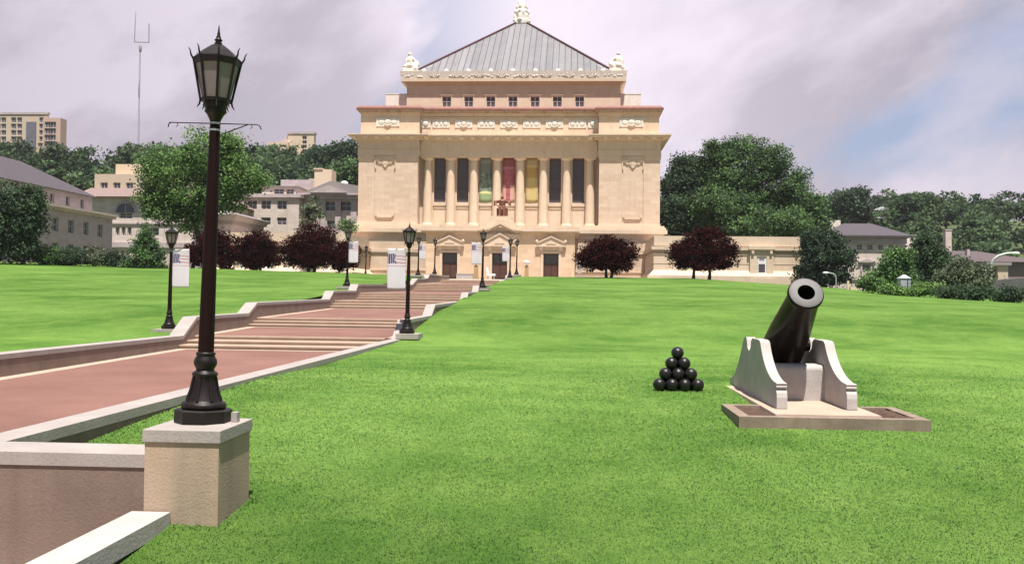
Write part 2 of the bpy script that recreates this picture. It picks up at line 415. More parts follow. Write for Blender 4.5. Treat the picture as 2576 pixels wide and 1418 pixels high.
def flight(y0, z0, y1, z1, n, label, hw=3.74):
    m = MB(); d = (y1-y0)/(n-1) if n > 1 else 0.4; r = (z1-z0)/n
    for k in range(n):
        yb = y0 + d*k; zt = z0 + r*(k+1)
        ye = y1+0.4 if k == n-1 else yb+d+0.1
        m.box(-hw, hw+.36, yb+0.03, ye, z0-0.4+0.01*k, zt-0.045)
        m.box(-hw+.002, hw+.358, yb, ye+(0.002 if k < n-1 else 0), zt-0.0448, zt+(0.006 if k == n-1 else 0))
    tag(m.build('steps', STEPC), label, 'steps', kind='structure')
flight(34.1,-2.10,35.6,-1.68,3,'lowest flight of three tan stone steps across the walk')
flight(41.7,-1.54,42.8,-1.16,3,'second flight of tan stone steps up the walk')
flight(56.0,-0.92,57.2,-0.45,3,'third flight of tan stone steps up the walk')
flight(63.0,-0.43,64.2,0.03,3,'fourth flight of tan stone steps between the lamps')
flight(86,0.25,88.6,0.95,5,'fifth flight of tan stone steps up the walk')
flight(104,1.30,105.2,1.62,3,'top flight of tan stone steps below the doors')
m = MB(); m.add([(-3.74,105.6,1.622),(4.1,105.6,1.622),(4.1,112.6,1.765),(-3.74,112.6,1.765)], [(0,1,2,3)]); m.add([(-11.5,112.602,1.765),(11.5,112.602,1.765),(11.5,134,2.2),(-11.5,134,2.2),(-11.5,112.602,1),(11.5,112.602,1)], [(0,1,2,3),(0,4,5,1)]); m.box(-23.5,24,134.002,160,1.2,2.2)
tag(m.build('plaza', PAVE), 'tan paved terrace in front of the hall doors', 'plaza', kind='structure')
m = MB(); m.box(-12,6.36,-30,9.28,-3.9,-3.7)
tag(m.build('pavement', STEPC), 'sunken pavement below the near retaining wall', 'pavement', kind='structure')

WPROF = [(9.925,-1.632),(34.5,-1.64),(35.75,-0.97),(41.7,-0.94),(42.8,-0.48),(56,-0.37),(57.0,0.13),(63.0,0.18),(63.7,0.62),(86,0.86),(89,1.46),(94.0,1.55),(95.6,1.62),(96.6,2.02),(106,2.12),(112.6,2.22)]
def path_wall(sx, label, prof):
    root = empty('retaining_wall', (sx*3.95, prof[0][0], prof[0][1]-0.7), label, 'wall', 'walls along the brick walk')
    w = MB(); c = MB()
    def strip(mb, xa, xb, top, bot):
        xa, xb = sorted((sx*xa, sx*xb)); v = []
        for y, z in prof: v += [(xa,y,z+bot(y)),(xb,y,z+bot(y)),(xb,y,z+top),(xa,y,z+top)]
        f = []
        for i in range(len(prof)-1):
            b = 4*i
            f += [(b,b+4,b+5,b+1),(b+1,b+5,b+6,b+2),(b+2,b+6,b+7,b+3),(b+3,b+7,b+4,b)]
        e = 4*(len(prof)-1); f += [(0,1,2,3),(e+3,e+2,e+1,e)]
        mb.add(v, f)
    xi, xo = (3.70, 4.25) if sx < 0 else (4.06, 4.48)
    strip(w, xi+.015, xo-.015, -0.13, lambda y: -1.5)
    strip(c, xi, xo, 0.0, lambda y: -0.128)
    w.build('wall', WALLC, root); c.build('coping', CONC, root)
path_wall(-1, 'long stepped concrete wall on the left of the brick walk', WPROF)
path_wall(1, 'long stepped concrete wall on the right of the brick walk', WPROF)
# front wall between walk and near pedestal, and the low wall running toward the camera
r = empty('retaining_wall', (5.0, 9.6, -3.7), 'tan concrete wall beside the near lamp pedestal, grey coping on top', 'wall')
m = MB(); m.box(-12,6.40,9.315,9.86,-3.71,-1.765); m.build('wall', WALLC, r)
m = MB(); m.box(-12,6.40,9.30,9.92,-1.762,-1.632); m.build('coping', CONC, r)
r = empty('retaining_wall', (6.5, 5.0, -3.7), 'low wall with grey coping sloping out of frame below the pedestal', 'wall')
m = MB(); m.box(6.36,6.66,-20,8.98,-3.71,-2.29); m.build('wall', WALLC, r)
m = MB(); m.box(6.32,6.70,-20,8.985,-2.288,-2.12); m.build('coping', GREYC, r)

# ------------------------------------------------------------------ lamp pedestals
r = empty('lamp_pedestal', (6.79, 9.45, -2.4), 'large near square stone pedestal with tan face and overhanging cap', 'pedestal')
m = MB(); m.box(6.425,7.155,9.01,9.90,-2.9,-1.462); o = m.build('body', PEDC, r)
m = MB(); m.box(6.405,7.175,8.99,9.93,-1.46,-1.335); o = m.build('cap', CONC, r)
bv = o.modifiers.new('soft edge', 'BEVEL'); bv.width = 0.008; bv.segments = 2
m = MB(); m.box(7.06,7.12,9.60,9.69,-1.334,-1.235)
tag(m.build('junction_box', CONC, org=(7.03,9.62,-1.335)), 'small pale block standing behind the near lamp base', 'block')
LAMPS = [(4.62,34.5,-1.44,'r'),(-4.9,36.0,-1.46,'l'),(4.62,64.4,0.46,'r'),(-4.75,64.8,0.48,'l'),(4.62,94.3,1.72,'r'),(-4.62,94.8,1.88,'l'),(4.62,106.2,2.30,'r'),(-4.35,104.6,2.24,'l')]
pedl = ['in the grass beside the right wall, nearest on that side','beside the left wall, nearest on that side','on the right wall halfway up the walk','on the left wall halfway up the walk','on the right wall near the plaza','on the left wall near the plaza','at the top end of the right wall','at the top end of the left wall']
for (x, y, z, s), l in zip(LAMPS, pedl):
    sg = 1 if s == 'r' else -1; a, b_ = (4.30, 5.12) if sg > 0 else (-5.35, -4.256)
    r = empty('lamp_pedestal', (x, y, z-0.8), 'low concrete lamp pedestal '+l, 'pedestal', 'low pedestals under the walk lamps')
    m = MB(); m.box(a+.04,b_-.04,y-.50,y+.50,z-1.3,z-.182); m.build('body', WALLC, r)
    m = MB(); m.box(a,b_,y-.56,y+.56,z-.18,z); m.build('cap', CONC, r)

# ------------------------------------------------------------------ street lamps
def make_lamp(loc, label):
    root = empty('street_lamp', loc, label, 'street lamp', 'black lantern lamps along the walk')
    X, Y_, Z_ = loc; c = loc
    b = MB()
    b.lathe([(0.285,0),(0.285,0.125),(0.265,0.14)], 8, c, smooth=False, phase=PI/8)
    b.lathe([(0.205,0.14),(0.222,0.155),(0.226,0.18),(0.215,0.205),(0.185,0.215),(0.178,0.235),(0.168,0.26),(0.140,0.33),(0.124,0.41),(0.117,0.475),(0.128,0.485),(0.130,0.50),(0.118,0.515),(0.092,0.53),(0.090,0.55),(0.108,0.58),(0.117,0.61),(0.112,0.645),(0.094,0.675),(0.090,0.69),(0.098,0.70),(0.098,0.715),(0.080,0.725)], 24, c)
    for k in range(8):
        a = k*PI/4; d = Vector((math.cos(a), math.sin(a), 0))
        b.tube([Vector(c)+d*0.180+Vector((0,0,0.225)), Vector(c)+d*0.146+Vector((0,0,0.33)), Vector(c)+d*0.122+Vector((0,0,0.47))], [0.016,0.013,0.008], 6)
    b.build('base', IRON, root)
    s = MB(); pr_ = []
    s.lathe([(0.079,0.72),(0.076,1.2),(0.066,2.2),(0.051,3.12)], 16, c, smooth=False)
    s.build('pole', IRONP, root)
    k_ = MB()
    for z in (3.02, 3.09): k_.lathe([(0.056,z),(0.057,z+.02)], 16, c)
    k_.build('clamp_band', STEEL, root)
    cp = MB(); cp.lathe([(0.052,3.121),(0.060,3.14),(0.085,3.19),(0.112,3.22),(0.104,3.25),(0.112,3.27),(0.118,3.33)], 20, c); cp.build('capital', IRON, root)
    # lantern: eight sides, flaring upward
    n = 8; rb, rt, zb, zt = 0.150, 0.236, 3.33, 3.735
    g = MB(); g.lathe([(rb-.012,zb+.02),(rt-.012,zt)], n, c, smooth=False, phase=PI/8, cap=False); g.build('lantern_glass', FROST, root)
    fr = MB()
    fr.lathe([(rb+.004,zb-.01),(rb+.008,zb+.025)], n, c, smooth=False, phase=PI/8)
    fr.lathe([(rt-.004,zt-.03),(rt+.006,zt+.035),(rt-.01,zt+.045)], n, c, smooth=False, phase=PI/8)
    for k in range(n):
        a = PI/8+2*PI*k/n; d = Vector((math.cos(a), math.sin(a), 0)); q = Vector(c)
        fr.tube([q+d*rb+Vector((0,0,zb-.01)), q+d*rt+Vector((0,0,zt+.02))], 0.0125, 6)
        fr.tube([q+d*(rt)+Vector((0,0,zt+.01)), q+d*(rt+.028)+Vector((0,0,zt+.06)), q+d*(rt+.035)+Vector((0,0,zt+.10)), q+d*(rt+.055)+Vector((0,0,zt+.13))], [0.011,0.010,0.007,0.003], 6)
        fr.tube([q+d*(rb+.004)+Vector((0,0,zb)), q+d*(rb+.012)+Vector((0,0,zb-.04)), q+d*(rb+.035)+Vector((0,0,zb-.075))], [0.011,0.009,0.003], 6)
    fr.build('lantern_frame', IRON, root)
    rf = MB(); rf.lathe([(rt-.008,zt+.046),(0.15,3.855),(0.075,3.91),(0.04,3.925)], n, c, smooth=False, phase=PI/8)
    ro = rf.build('lantern_roof', IRON, root)
    fi = MB(); fi.lathe([(0.036,3.926),(0.042,3.935),(0.026,3.95),(0.040,3.965),(0.040,3.975),(0.024,3.985),(0.026,4.0),(0.015,4.02),(0.017,4.03),(0.010,4.06),(0.007,4.10),(0.001,4.135)], 12, c)
    fi.build('finial', IRON, ro)
    q = Vector(c)
    am = MB(); am.tube([q+Vector((-.48,0,3.10)), q+Vector((.44,0,3.10)), q+Vector((.47,0,3.085)), q+Vector((.485,0,3.05))], 0.006, 6)
    am.tube([q+Vector((-.46,0,3.10)), q+Vector((-.485,0,3.09)), q+Vector((-.495,0,3.05))], 0.006, 6)
    am.tube([q+Vector((.06,0,2.985)), q+Vector((.34,0,3.095))], 0.006, 6)
    for u in (-.40,.38): am.tube([q+Vector((u,0,3.10)), q+Vector((u+.01,0,3.07)), q+Vector((u-.01,0,3.055))], 0.004, 5)
    am.build('banner_arm', IRON, root)
    return root
lamp0 = make_lamp((6.768, 9.60, -1.334), 'tall black lantern lamp on the big near pedestal, bare banner arms')
lamp0.rotation_euler = (0, 0.0245, 0); lamp0.scale = (1, 1, 0.988)
lbl = ['black lantern lamp beside the right wall with a flag banner on its left','black lantern lamp at the left lawn edge, flag banner on its right','black lantern lamp halfway up the right wall, just left of the central door','black lantern lamp halfway up the left wall, in front of the red maples','black lantern lamp on the right wall, banner over the central door, second lamp just behind','black lantern lamp left of the first door with a small banner on its right','black lantern lamp without banner at the top right end of the walk','black lantern lamp without banner at the top left end of the walk']
for (x, y, z, s), l in zip(LAMPS, lbl):
    c = copy_tree(lamp0, (x, y, z)); c['label'] = l; c.rotation_euler = (0, 0.012, 0)
c = copy_tree(lamp0, (-15.7, 121.5, 2.25)); c['label'] = 'small distant lamp standing alone at the foot of the left base wall'

# ------------------------------------------------------------------ flag banners
def _banner():
    m, nt, b = new_mat('flag banner cloth')
    tc = N(nt, 'ShaderNodeTexCoord'); sx = N(nt, 'ShaderNodeSeparateXYZ'); nt.links.new(tc.outputs['Object'], sx.inputs[0])
    u, z = sx.outputs[0], sx.outputs[2]                              # u 0..0.68, z 0..-1.47
    wv = math_(nt, 'MULTIPLY', noise(nt, tc.outputs['Object'], 3.0, 2), 0.10)
    zz = math_(nt, 'ADD', z, wv)
    fr = math_(nt, 'FRACT', math_(nt, 'MULTIPLY', zz, 8.2))
    stripe = math_(nt, 'LESS_THAN', fr, 0.26)
    inz = math_(nt, 'MULTIPLY', math_(nt, 'LESS_THAN', zz, -0.13), math_(nt, 'GREATER_THAN', zz, -0.60))
    red = math_(nt, 'MULTIPLY', stripe, inz)
    c = mixc(nt, red, (0.78,0.74,0.80), (0.62,0.18,0.26))
    edge = math_(nt, 'ADD', 0.32, math_(nt, 'MULTIPLY', math_(nt, 'SUBTRACT', noise(nt, tc.outputs['Object'], 6.5, 1), 0.5), 0.55))
    can = math_(nt, 'MULTIPLY', math_(nt, 'LESS_THAN', u, edge), math_(nt, 'MULTIPLY', math_(nt, 'LESS_THAN', zz, -0.14), math_(nt, 'GREATER_THAN', zz, -0.50)))
    # pale folds and stars inside the blue canton
    wt = N(nt, 'ShaderNodeTexWave'); wt.inputs['Scale'].default_value = 4.2; wt.inputs['Distortion'].default_value = 5.0; wt.inputs['Detail'].default_value = 1.0; nt.links.new(tc.outputs['Object'], wt.inputs['Vector'])
    blue = mixc(nt, ramp(nt, wt.outputs['Fac'], [(0.62, 0), (0.8, 0.75)]), (0.09,0.075,0.19), (0.62,0.58,0.70))
    c = mixc(nt, can, c, blue)
    nt.links.new(c, b.inputs['Base Color']); b.inputs['Roughness'].default_value = 0.8
    t = N(nt, 'ShaderNodeBsdfTranslucent'); nt.links.new(c, t.inputs['Color'])
    mx = N(nt, 'ShaderNodeMixShader'); mx.inputs[0].default_value = 0.25
    nt.links.new(b.outputs[0], mx.inputs[1]); nt.links.new(t.outputs[0], mx.inputs[2]); nt.links.new(mx.outputs[0], nt.nodes['Material Output'].inputs['Surface'])
    return m
FLAGM = _banner()
def make_banner():
    nu, nz = 14, 28; V = []
    for j in range(nz+1):
        for i in range(nu+1):
            u, v = i/nu, j/nz
            V.append((0.68*u + 0.012*math.sin(v*7)*(1-u), 0.018*math.sin(u*6+v*3)+0.02*math.sin(v*5)*u, -1.47*v - 0.012*math.sin(u*3.1)))
    fs = [(j*(nu+1)+i, (j+1)*(nu+1)+i, (j+1)*(nu+1)+i+1, j*(nu+1)+i+1) for j in range(nz) for i in range(nu)]
    me = bpy.data.meshes.new('banner'); me.from_pydata(V, [], fs); me.polygons.foreach_set('use_smooth', [True]*len(fs)); me.materials.append(FLAGM)
    o = bpy.data.objects.new('flag_banner', me); COL.objects.link(o)
    s = o.modifiers.new('cloth thickness', 'SOLIDIFY'); s.thickness = 0.003
    return o
bl = ['large white banner with flag stripes hanging left of the lamp by the right wall','white banner, blue canton and red stripes, right of the left lawn edge lamp','white banner left of the lamp halfway up the right wall, beside the first door','white banner right of the lamp in front of the red maples','white banner hanging over the central door','small white banner right of the lamp near the left door']
b0 = make_banner()
for k in range(6):
    x, y, z, s = LAMPS[k]; o = b0 if k == 0 else b0.copy()
    if k: COL.objects.link(o)
    o.location = (x-0.76, y, z+3.09) if s == 'r' else (x+0.07, y, z+3.09)
    tag(o, bl[k], 'banner', 'flag banners on the walk lamps')

# ------------------------------------------------------------------ cannonballs
R = 0.1235
bm0 = MB(); bm0.ell((0,0,0), (R,R,R), 28, 18)
ball = None
lay = ['bottom','second','third']; pos4 = ['leftmost','second from left','third from left','rightmost']; rown = ['front row','second row','third row','back']
for L in range(4):
    n = 4-L
    for row in range(n):
        for k in range(n-row):
            x = 12.27 + 2*R*k + R*row + R*L; y = 18.72 + row*R*math.sqrt(3) + L*R*2/math.sqrt(3)*0.5
            y = 18.72 + row*R*math.sqrt(3) + L*R/math.sqrt(3); z = -1.81 + R*0.9 + L*2*R*math.sqrt(2/3)
            if ball is None: o = ball = bm0.build('cannonball', BALLM)
            else: o = ball.copy(); COL.objects.link(o)
            o.location = (x, y, z); o.rotation_euler = (random.random()*6, random.random()*6, random.random()*6)
            if L == 3: l = 'topmost black cannonball of the pile on the lawn'
            else:
                cnt = n-row; p = 'only' if cnt == 1 else ('leftmost' if k == 0 else 'rightmost' if k == cnt-1 else ('middle' if cnt == 3 else pos4[k]))
                l = f'{p} ball in the {rown[row]} of the {lay[L]} layer, black cannonball pile'
            tag(o, l, 'cannonball', 'pyramid of black cannonballs')

# ------------------------------------------------------------------ cannon and its bed
bed = empty('planting_bed', (14.5, 15.5, -1.95), 'raised bed with weathered kerb, bare soil and slab under the cannon', 'planting bed')
m = MB(); x0,x1,y0,y1,zt = 13.10,15.95,14.70,16.40,-1.80
m.box(x0,x1,y0,y0+.17,-2.3,zt); m.box(x0,x0+.17,y0+.17,y1-.15,-2.3,zt); m.box(x1-.17,x1,y0+.17,y1-.15,-2.3,zt); m.box(x0,13.72,y1-.15,y1,-2.3,zt); m.box(15.38,x1,y1-.15,y1,-2.3,zt)
m.build('kerb', KERBM, bed)
nx, ny = 60, 36; xs = np.linspace(x0+.17,x1-.17,nx); ys = np.linspace(y0+.17,y1-.15,ny); XX, YY = np.meshgrid(xs, ys)
ZZ = -1.835 + 0.018*np.sin(XX*9+YY*4)*np.sin(YY*11) + 0.02*rng.random(XX.shape) + 0.03*np.exp(-((XX-15.6)**2+(YY-15.1)**2)/.05)
ZZ = np.where((XX > 13.60) & (XX < 15.50), np.minimum(ZZ, -1.86), ZZ)
q = (np.arange(ny-1)[:, None]*nx+np.arange(nx-1)[None]).ravel()
np_mesh('soil', np.stack([XX.ravel(), YY.ravel(), ZZ.ravel()], 1), np.stack([q, q+1, q+nx+1, q+nx], 1), SOIL, bed)
m = MB(); m.taper(13.68,15.42,15.08,20.6,-2.2, 13.74,15.36,15.14,20.5,-1.805); m.build('slab', STEPC, bed)

can = empty('cannon', (14.55, 17.5, -1.8), 'old black cannon tilted up on a curved grey concrete carriage', 'cannon')
def cheek(xa, xb):
    pts = [(15.90,-1.80),(15.83,-1.72),(15.80,-1.60),(15.83,-1.50),(15.92,-1.44)]
    prof = [(15.83,-1.803),(15.83,-1.62),(15.85,-1.54),(15.92,-1.475),(15.88,-1.47),(15.86,-1.445),(15.90,-1.42),(15.88,-1.415),(15.87,-1.39)]
    for t in np.linspace(0, 1, 12):
        # concave sweep up to the shoulder
        y = 15.88 + 1.42*(1-(1-t)**1.0*1.0)*t**0.0*1.0 if False else 15.9 + 1.32*(math.sin(t*PI/2)*0.35+t*0.65)
        z = -1.385 + 0.60*(t**1.9)
        prof.append((y, z))
    prof += [(17.30,-0.755),(17.42,-0.745),(17.95,-0.745),(18.08,-0.80),(18.13,-0.92),(18.28,-1.0),(18.44,-0.93),(18.50,-0.80),(18.56,-0.745),(18.72,-0.75),(18.86,-0.82)]
    for t in np.linspace(0.05, 1, 10):
        prof.append((18.86 + 1.45*t, -0.82 - 0.86*(1-(1-t)**1.7)))
    prof += [(20.38,-1.803)]
    mb = MB(); mb.prism_x([(y, z) for y, z in prof], xa, xb)
    return mb
for xa, xb in ((13.905,14.075),(15.03,15.195)):
    o = cheek(xa, xb).build('carriage_cheek', GREYC, can)
    bv = o.modifiers.new('soft edge', 'BEVEL'); bv.width = 0.012; bv.segments = 2; bv.limit_method = 'ANGLE'
m = MB(); pf = [(17.22,-1.803),(17.22,-1.27)]
for t in np.linspace(0, 1, 7): pf.append((17.31-0.09*math.cos(t*PI/2), -1.27+0.09*math.sin(t*PI/2)))
pf += [(17.75,-1.18),(17.75,-1.803)]
m.prism_x(pf, 14.076, 15.029, smooth=False); m.build('carriage_block', GREYC, can)
# barrel: lathed about z, then tilted
el = math.radians(31); piv = Vector((14.55, 18.22, -0.87))
mb = MB(); b2 = MB(); b3 = MB(); Lm = 1.83
axis = Vector((0, -math.cos(el), math.sin(el))); side = Vector((1, 0, 0)); upv = axis.cross(side)
def lat(mb, prof, n=40):
    v = []; fs = []
    for r_, s_ in prof:
        for k in range(n):
            a = 2*PI*k/n; v.append(piv + axis*s_ + (side*math.cos(a) + upv*math.sin(a))*r_)
    for i in range(len(prof)-1):
        for k in range(n): fs.append((i*n+k, (i+1)*n+k, (i+1)*n+(k+1) % n, i*n+(k+1) % n))
    mb.add(v, fs, 0, True)
lat(mb, [(0.0,-1.05),(0.14,-1.03),(0.27,-0.97),(0.36,-0.86),(0.395,-0.72),(0.398,-0.45),(0.39,0.0),(0.37,0.45),(0.33,0.95),(0.29,1.45),(0.268,1.71),(0.272,1.75),(0.292,1.77),(0.306,1.80),(0.306,1.86),(0.298,1.88),(0.286,1.888)])
lat(mb, [(0.147,1.90),(0.143,1.87),(0.140,0.6),(0.0,0.55)])
mb.build('barrel', BARREL, can)
lat(b2, [(0.286,1.888),(0.262,1.90),(0.147,1.902)]); b2.build('muzzle_face', MUZ, can)
b3.tube([piv+side*-0.46, piv+side*0.46], 0.115, 20); b3.build('trunnion', BARREL, can)
# ------------------------------------------------------------------ the memorial hall
hall = empty('memorial_hall', (0, 165, 2.2), 'large cream sandstone hall with columns, attic and grey pyramid roof', 'hall')
XT0, XT1 = 15.3, 25.45           # corner pavilions
YF = 160.0
for sx in (-1, 1):
    p = MB()
    a, b_ = (XT0, XT1) if sx > 0 else (-XT1, -XT0)
    c0 = sx*20.9
    p.facade((a, YF), (b_, YF), 10.9, 23.4, [(c0-1.8-a, c0+1.8-a, 12.2, 22.6)], 0.14)
    p.quad((c0-1.8,YF+.14,12.2),(c0+1.8,YF+.14,12.2),(c0+1.8,YF+.14,22.6),(c0-1.8,YF+.14,22.6))
    p.quad((a,YF,10.9),(a,YF,23.4),(a,215,23.4),(a,215,10.9)); p.quad((b_,YF,10.9),(b_,215,10.9),(b_,215,23.4),(b_,YF,23.4))
    po = p.build('pavilion_wall', STONE, hall)
    # capital band, plinth and reeded corner strips
    q = MB()
    for u0, u1 in ((a-.12, c0-1.9), (c0+1.9, b_+.12)):
        q = MB(); q.box(u0,u1,YF-.16,YF-.002,23.05,23.45); q.box(u0+.06,u1-.06,YF-.09,YF-.002,22.75,23.048); q.build('capital_band', STONE2, po)
    q = MB(); q.box(a-.1,b_+.1,YF-.22,YF-.002,11.72,12.05); q.box(a-.02,b_+.02,YF-.12,YF-.002,12.052,12.2); q.build('plinth_band', STONE2, po); q = MB()
    q.box(c0-1.3,c0+1.3,YF-.14,YF+.13,12.9,13.15)
    for e in (-1, 1): q.box(c0+e*1.45-.15,c0+e*1.45+.15,YF-.10,YF+.13,13.152,13.6)
    q.build('panel_sill', STONE2, po)
    cz = MB()                                                # carved cartouche under the cornice
    cz.ell((c0, YF+.06, 22.25), (0.70,0.16,0.75)); cz.ell((c0-1.3, YF, 22.7), (0.5,0.12,0.4)); cz.ell((c0+1.3, YF+.05, 22.7), (0.5,0.12,0.4))
    cz.ell((c0-.9, YF+.08, 22.3), (0.4,0.14,0.45)); cz.ell((c0+.9, YF+.08, 22.3), (0.4,0.14,0.45)); cz.ell((c0, YF+.04, 21.6), (0.3,0.12,0.3))
    cz.tube([(c0-1.7,YF,22.9),(c0-1.75,YF-.02,22.0),(c0-1.65,YF,21.2)], .12, 6); cz.tube([(c0+1.7,YF,22.9),(c0+1.75,YF-.02,22.0),(c0+1.65,YF,21.2)], .12, 6)
    cz.build('cartouche', STONE2, po)
# recessed window wall with seven tall windows
SP = 3.955
wx = [SP*k for k in range(-3, 4)]
p = MB(); YW = 162.6
p.facade((-XT0,YW),(XT0,YW),10.3,24.0,[(x-1.0+XT0, x+1.0+XT0, 15.8, 23.6) for x in wx], 0.45)
p.build('window_wall', STONE2, hall)
for x in wx:
    p = MB(); p.box(x-1.1,x+1.1,YW-.25,YW-.002,15.2,15.78); p.box(x-1.0,x+1.0,YW-.12,YW-.002,14.7,15.198); p.build('sill', STONE2, hall)
    p = MB(); p.box(x-.95,x+.95,YW-.10,YW-.002,11.4,14.4); p.build('panel', STONE2, hall)
for k, x in enumerate(wx):
    f = MB()
    f.box(x-1.0,x-.9,YW+.36,YW+.44,15.8,23.6); f.box(x+.9,x+1.0,YW+.36,YW+.44,15.8,23.6)
    f.box(x-.9,x+.9,YW+.36,YW+.44,18.1,18.25); f.box(x-.9,x+.9,YW+.37,YW+.44,19.9,19.97)
    fo = f.build('window', DARKREV, hall)
    g = MB(); g.box(x-.9,x+.9,YW+.442,YW+.46,15.8,23.6); g.build('pane', DGLASS, fo)
# columns
for k in range(8):
    x = -SP*3.5 + SP*k
    c = MB(); c.lathe([(0.80,12.2),(0.79,13.5),(0.74,16.5),(0.67,19.5),(0.595,22.4)], 28, (x,161.9,0)); co = c.build('column', STONE2, hall)
    c = MB(); c.lathe([(0.61,22.401),(0.66,22.45),(0.61,22.52),(0.60,22.75),(0.74,22.98),(0.90,23.10)], 28, (x,161.9,0)); c.box(x-1.03,x+1.03,160.87,162.55,23.101,23.395); c.build('capital', STONE2, co)
    c = MB(); c.box(x-1.0,x+1.0,160.9,162.55,10.3,11.7); c.lathe([(0.98,11.701),(1.0,11.8),(0.98,11.9),(0.86,11.95),(0.9,12.1),(0.82,12.199)], 28, (x,161.9,0)); c.build('base', STONE2, co)
# entablature, cornice, attic
e = MB()
e.box(-XT0+.3,XT0-.3,160.75,166.5,23.4,24.35); e.box(-XT0+.3,XT0-.3,160.68,166.4,24.352,26.1)
for sx in (-1, 1):
    a, b_ = (XT0-.25, XT1+.12) if sx > 0 else (-XT1-.12, -XT0+.25)
    e.box(a,b_,159.86,215,23.46,24.3); e.box(a,b_,159.78,215,24.302,24.45); e.box(a+.06,b_-.06,159.84,215,24.452,26.1)
e.build('entablature', STONE2, hall)
c = MB()
def cornice(x0, x1, y, rt=(0, 0)):
    l, r = rt
    c.box(x0-.5*l,x1+.5*r,y-.55,215,26.102,26.2); c.box(x0-1.4*l,x1+1.4*r,y-1.3,215,26.46,26.7); c.box(x0-1.55*l,x1+1.55*r,y-1.42,215,26.702,26.9)
    c.box(x0-.65*l,x1+.65*r,y-.7,215,26.202,26.458)
cornice(-XT0+.3,XT0-.3,160.7); cornice(XT0-.25,XT1+.12,159.8,(1,1)); cornice(-XT1-.12,-XT0+.25,159.8,(1,1))
mo = [(-13.8+1.97*k, 160.7) for k in range(15)] + [(s*(16.3+1.97*k), 159.8) for s in (-1, 1) for k in range(6)]
for x, y in mo: c.taper(x-.32,x+.32,y-1.05,y-.752,26.12, x-.44,x+.44,y-1.27,y-.752,26.457)
c.build('cornice', STONE2, hall)
at_ = MB()
at_.box(-XT0+.2,XT0-.2,161.3,172,26.902,30.3); at_.box(-XT0+.2,XT0-.2,161.15,172,30.302,30.75); at_.box(-XT0+.2,XT0-.2,161.16,161.298,29.85,30.1)
for sx in (-1, 1):
    a, b_ = (XT0-.15, XT1-.22) if sx > 0 else (-XT1+.22, -XT0+.15)
    at_.box(a,b_,160.35,215,26.902,30.45); at_.box(a-.06,b_+.06,160.27,215,30.452,30.75)
    for u in (2.1, 8.0): at_.box((a+u)-.06,(a+u)+.06,160.30,160.349,28.35,29.9); at_.box((a+u)-.35,(a+u)+.35,160.30,160.349,29.902,29.98)
at_.build('attic', stone('attic stone', (0.78,0.56,0.42), (0.80,0.60,0.46), 0.5, course=(2.2,0.75), mortar=0.93, streak=0.2, stain=(0.42,0.27,0.17), fine=6), hall)
tc_ = MB(); ts_ = MB()
for x0, x1, y, l, r in ((-XT0+.2,XT0-.2,161.15,0,0),(XT0-.15,XT1-.16,160.27,1,1),(-XT1+.16,-XT0+.15,160.27,1,1)):
    ts_.box(x0-.25*l,x1+.25*r,y-.28,214,30.752,31.0); ts_.box(x0-.5*l,x1+.5*r,y-.55,214,31.002,31.2)
    tc_.box(x0-.62*l,x1+.62*r,y-.68,214,31.202,31.48); tc_.taper(x0-.5*l,x1+.5*r,y-.55,214,31.482, x0-.2*l,x1+.2*r,y-.2,214,31.9)
random.seed(3)
ts_.build('attic_cornice', stone('stained attic stone', (0.50,0.34,0.26), (0.56,0.42,0.33), 0.9, streak=0.7, stain=(0.30,0.13,0.10), fine=5), hall); tc_.build('roof_edge', COPPER, hall)
# carved relief panels
def relief(cx, w, z0, z1, y, kind):
    m = MB(); m.box(cx-w/2,cx+w/2,y-.09,y-.001,z0,z1); h = z1-z0; zc = (z0+z1)/2
    if kind == 0:
        for u in (-.27, .27): m.ell((cx+u*w, y-.09, zc), (w*.14, .10, h*.34), 14, 8)
        m.ell((cx, y-.1, zc), (w*.07, .10, h*.33), 10, 8)
    elif kind == 1:
        m.ell((cx, y-.09, zc+.05), (w*.15, .13, h*.36), 14, 8)
        for u in (-.27, .27): m.ell((cx+u*w, y-.09, zc), (w*.13, .09, h*.30), 12, 8)
        m.tube([(cx-.6, y-.16, zc-h*.25), (cx, y-.2, zc-h*.42), (cx+.6, y-.16, zc-h*.25)], .09, 6)
    else: m.ell((cx, y-.1, zc), (w*.3, .16, h*.36), 12, 8)
    for u in (-.45, .45): m.box(cx+u*w-.1,cx+u*w+.1,y-.14,y-.091,z0+.05,z1-.05)
    return m
for k in range(-3, 4): relief(3.86*k, 2.95, 28.35, 29.75, 161.3, 1 if k % 2 == 0 else 0).build('relief_panel', PALE, hall)
for sx in (-1, 1):
    relief(sx*14.25, 1.65, 28.35, 29.75, 161.3, 2).build('relief_panel', PALE, hall); relief(sx*20.6, 4.0, 28.4, 29.85, 160.35, 1).build('relief_panel', PALE, hall)
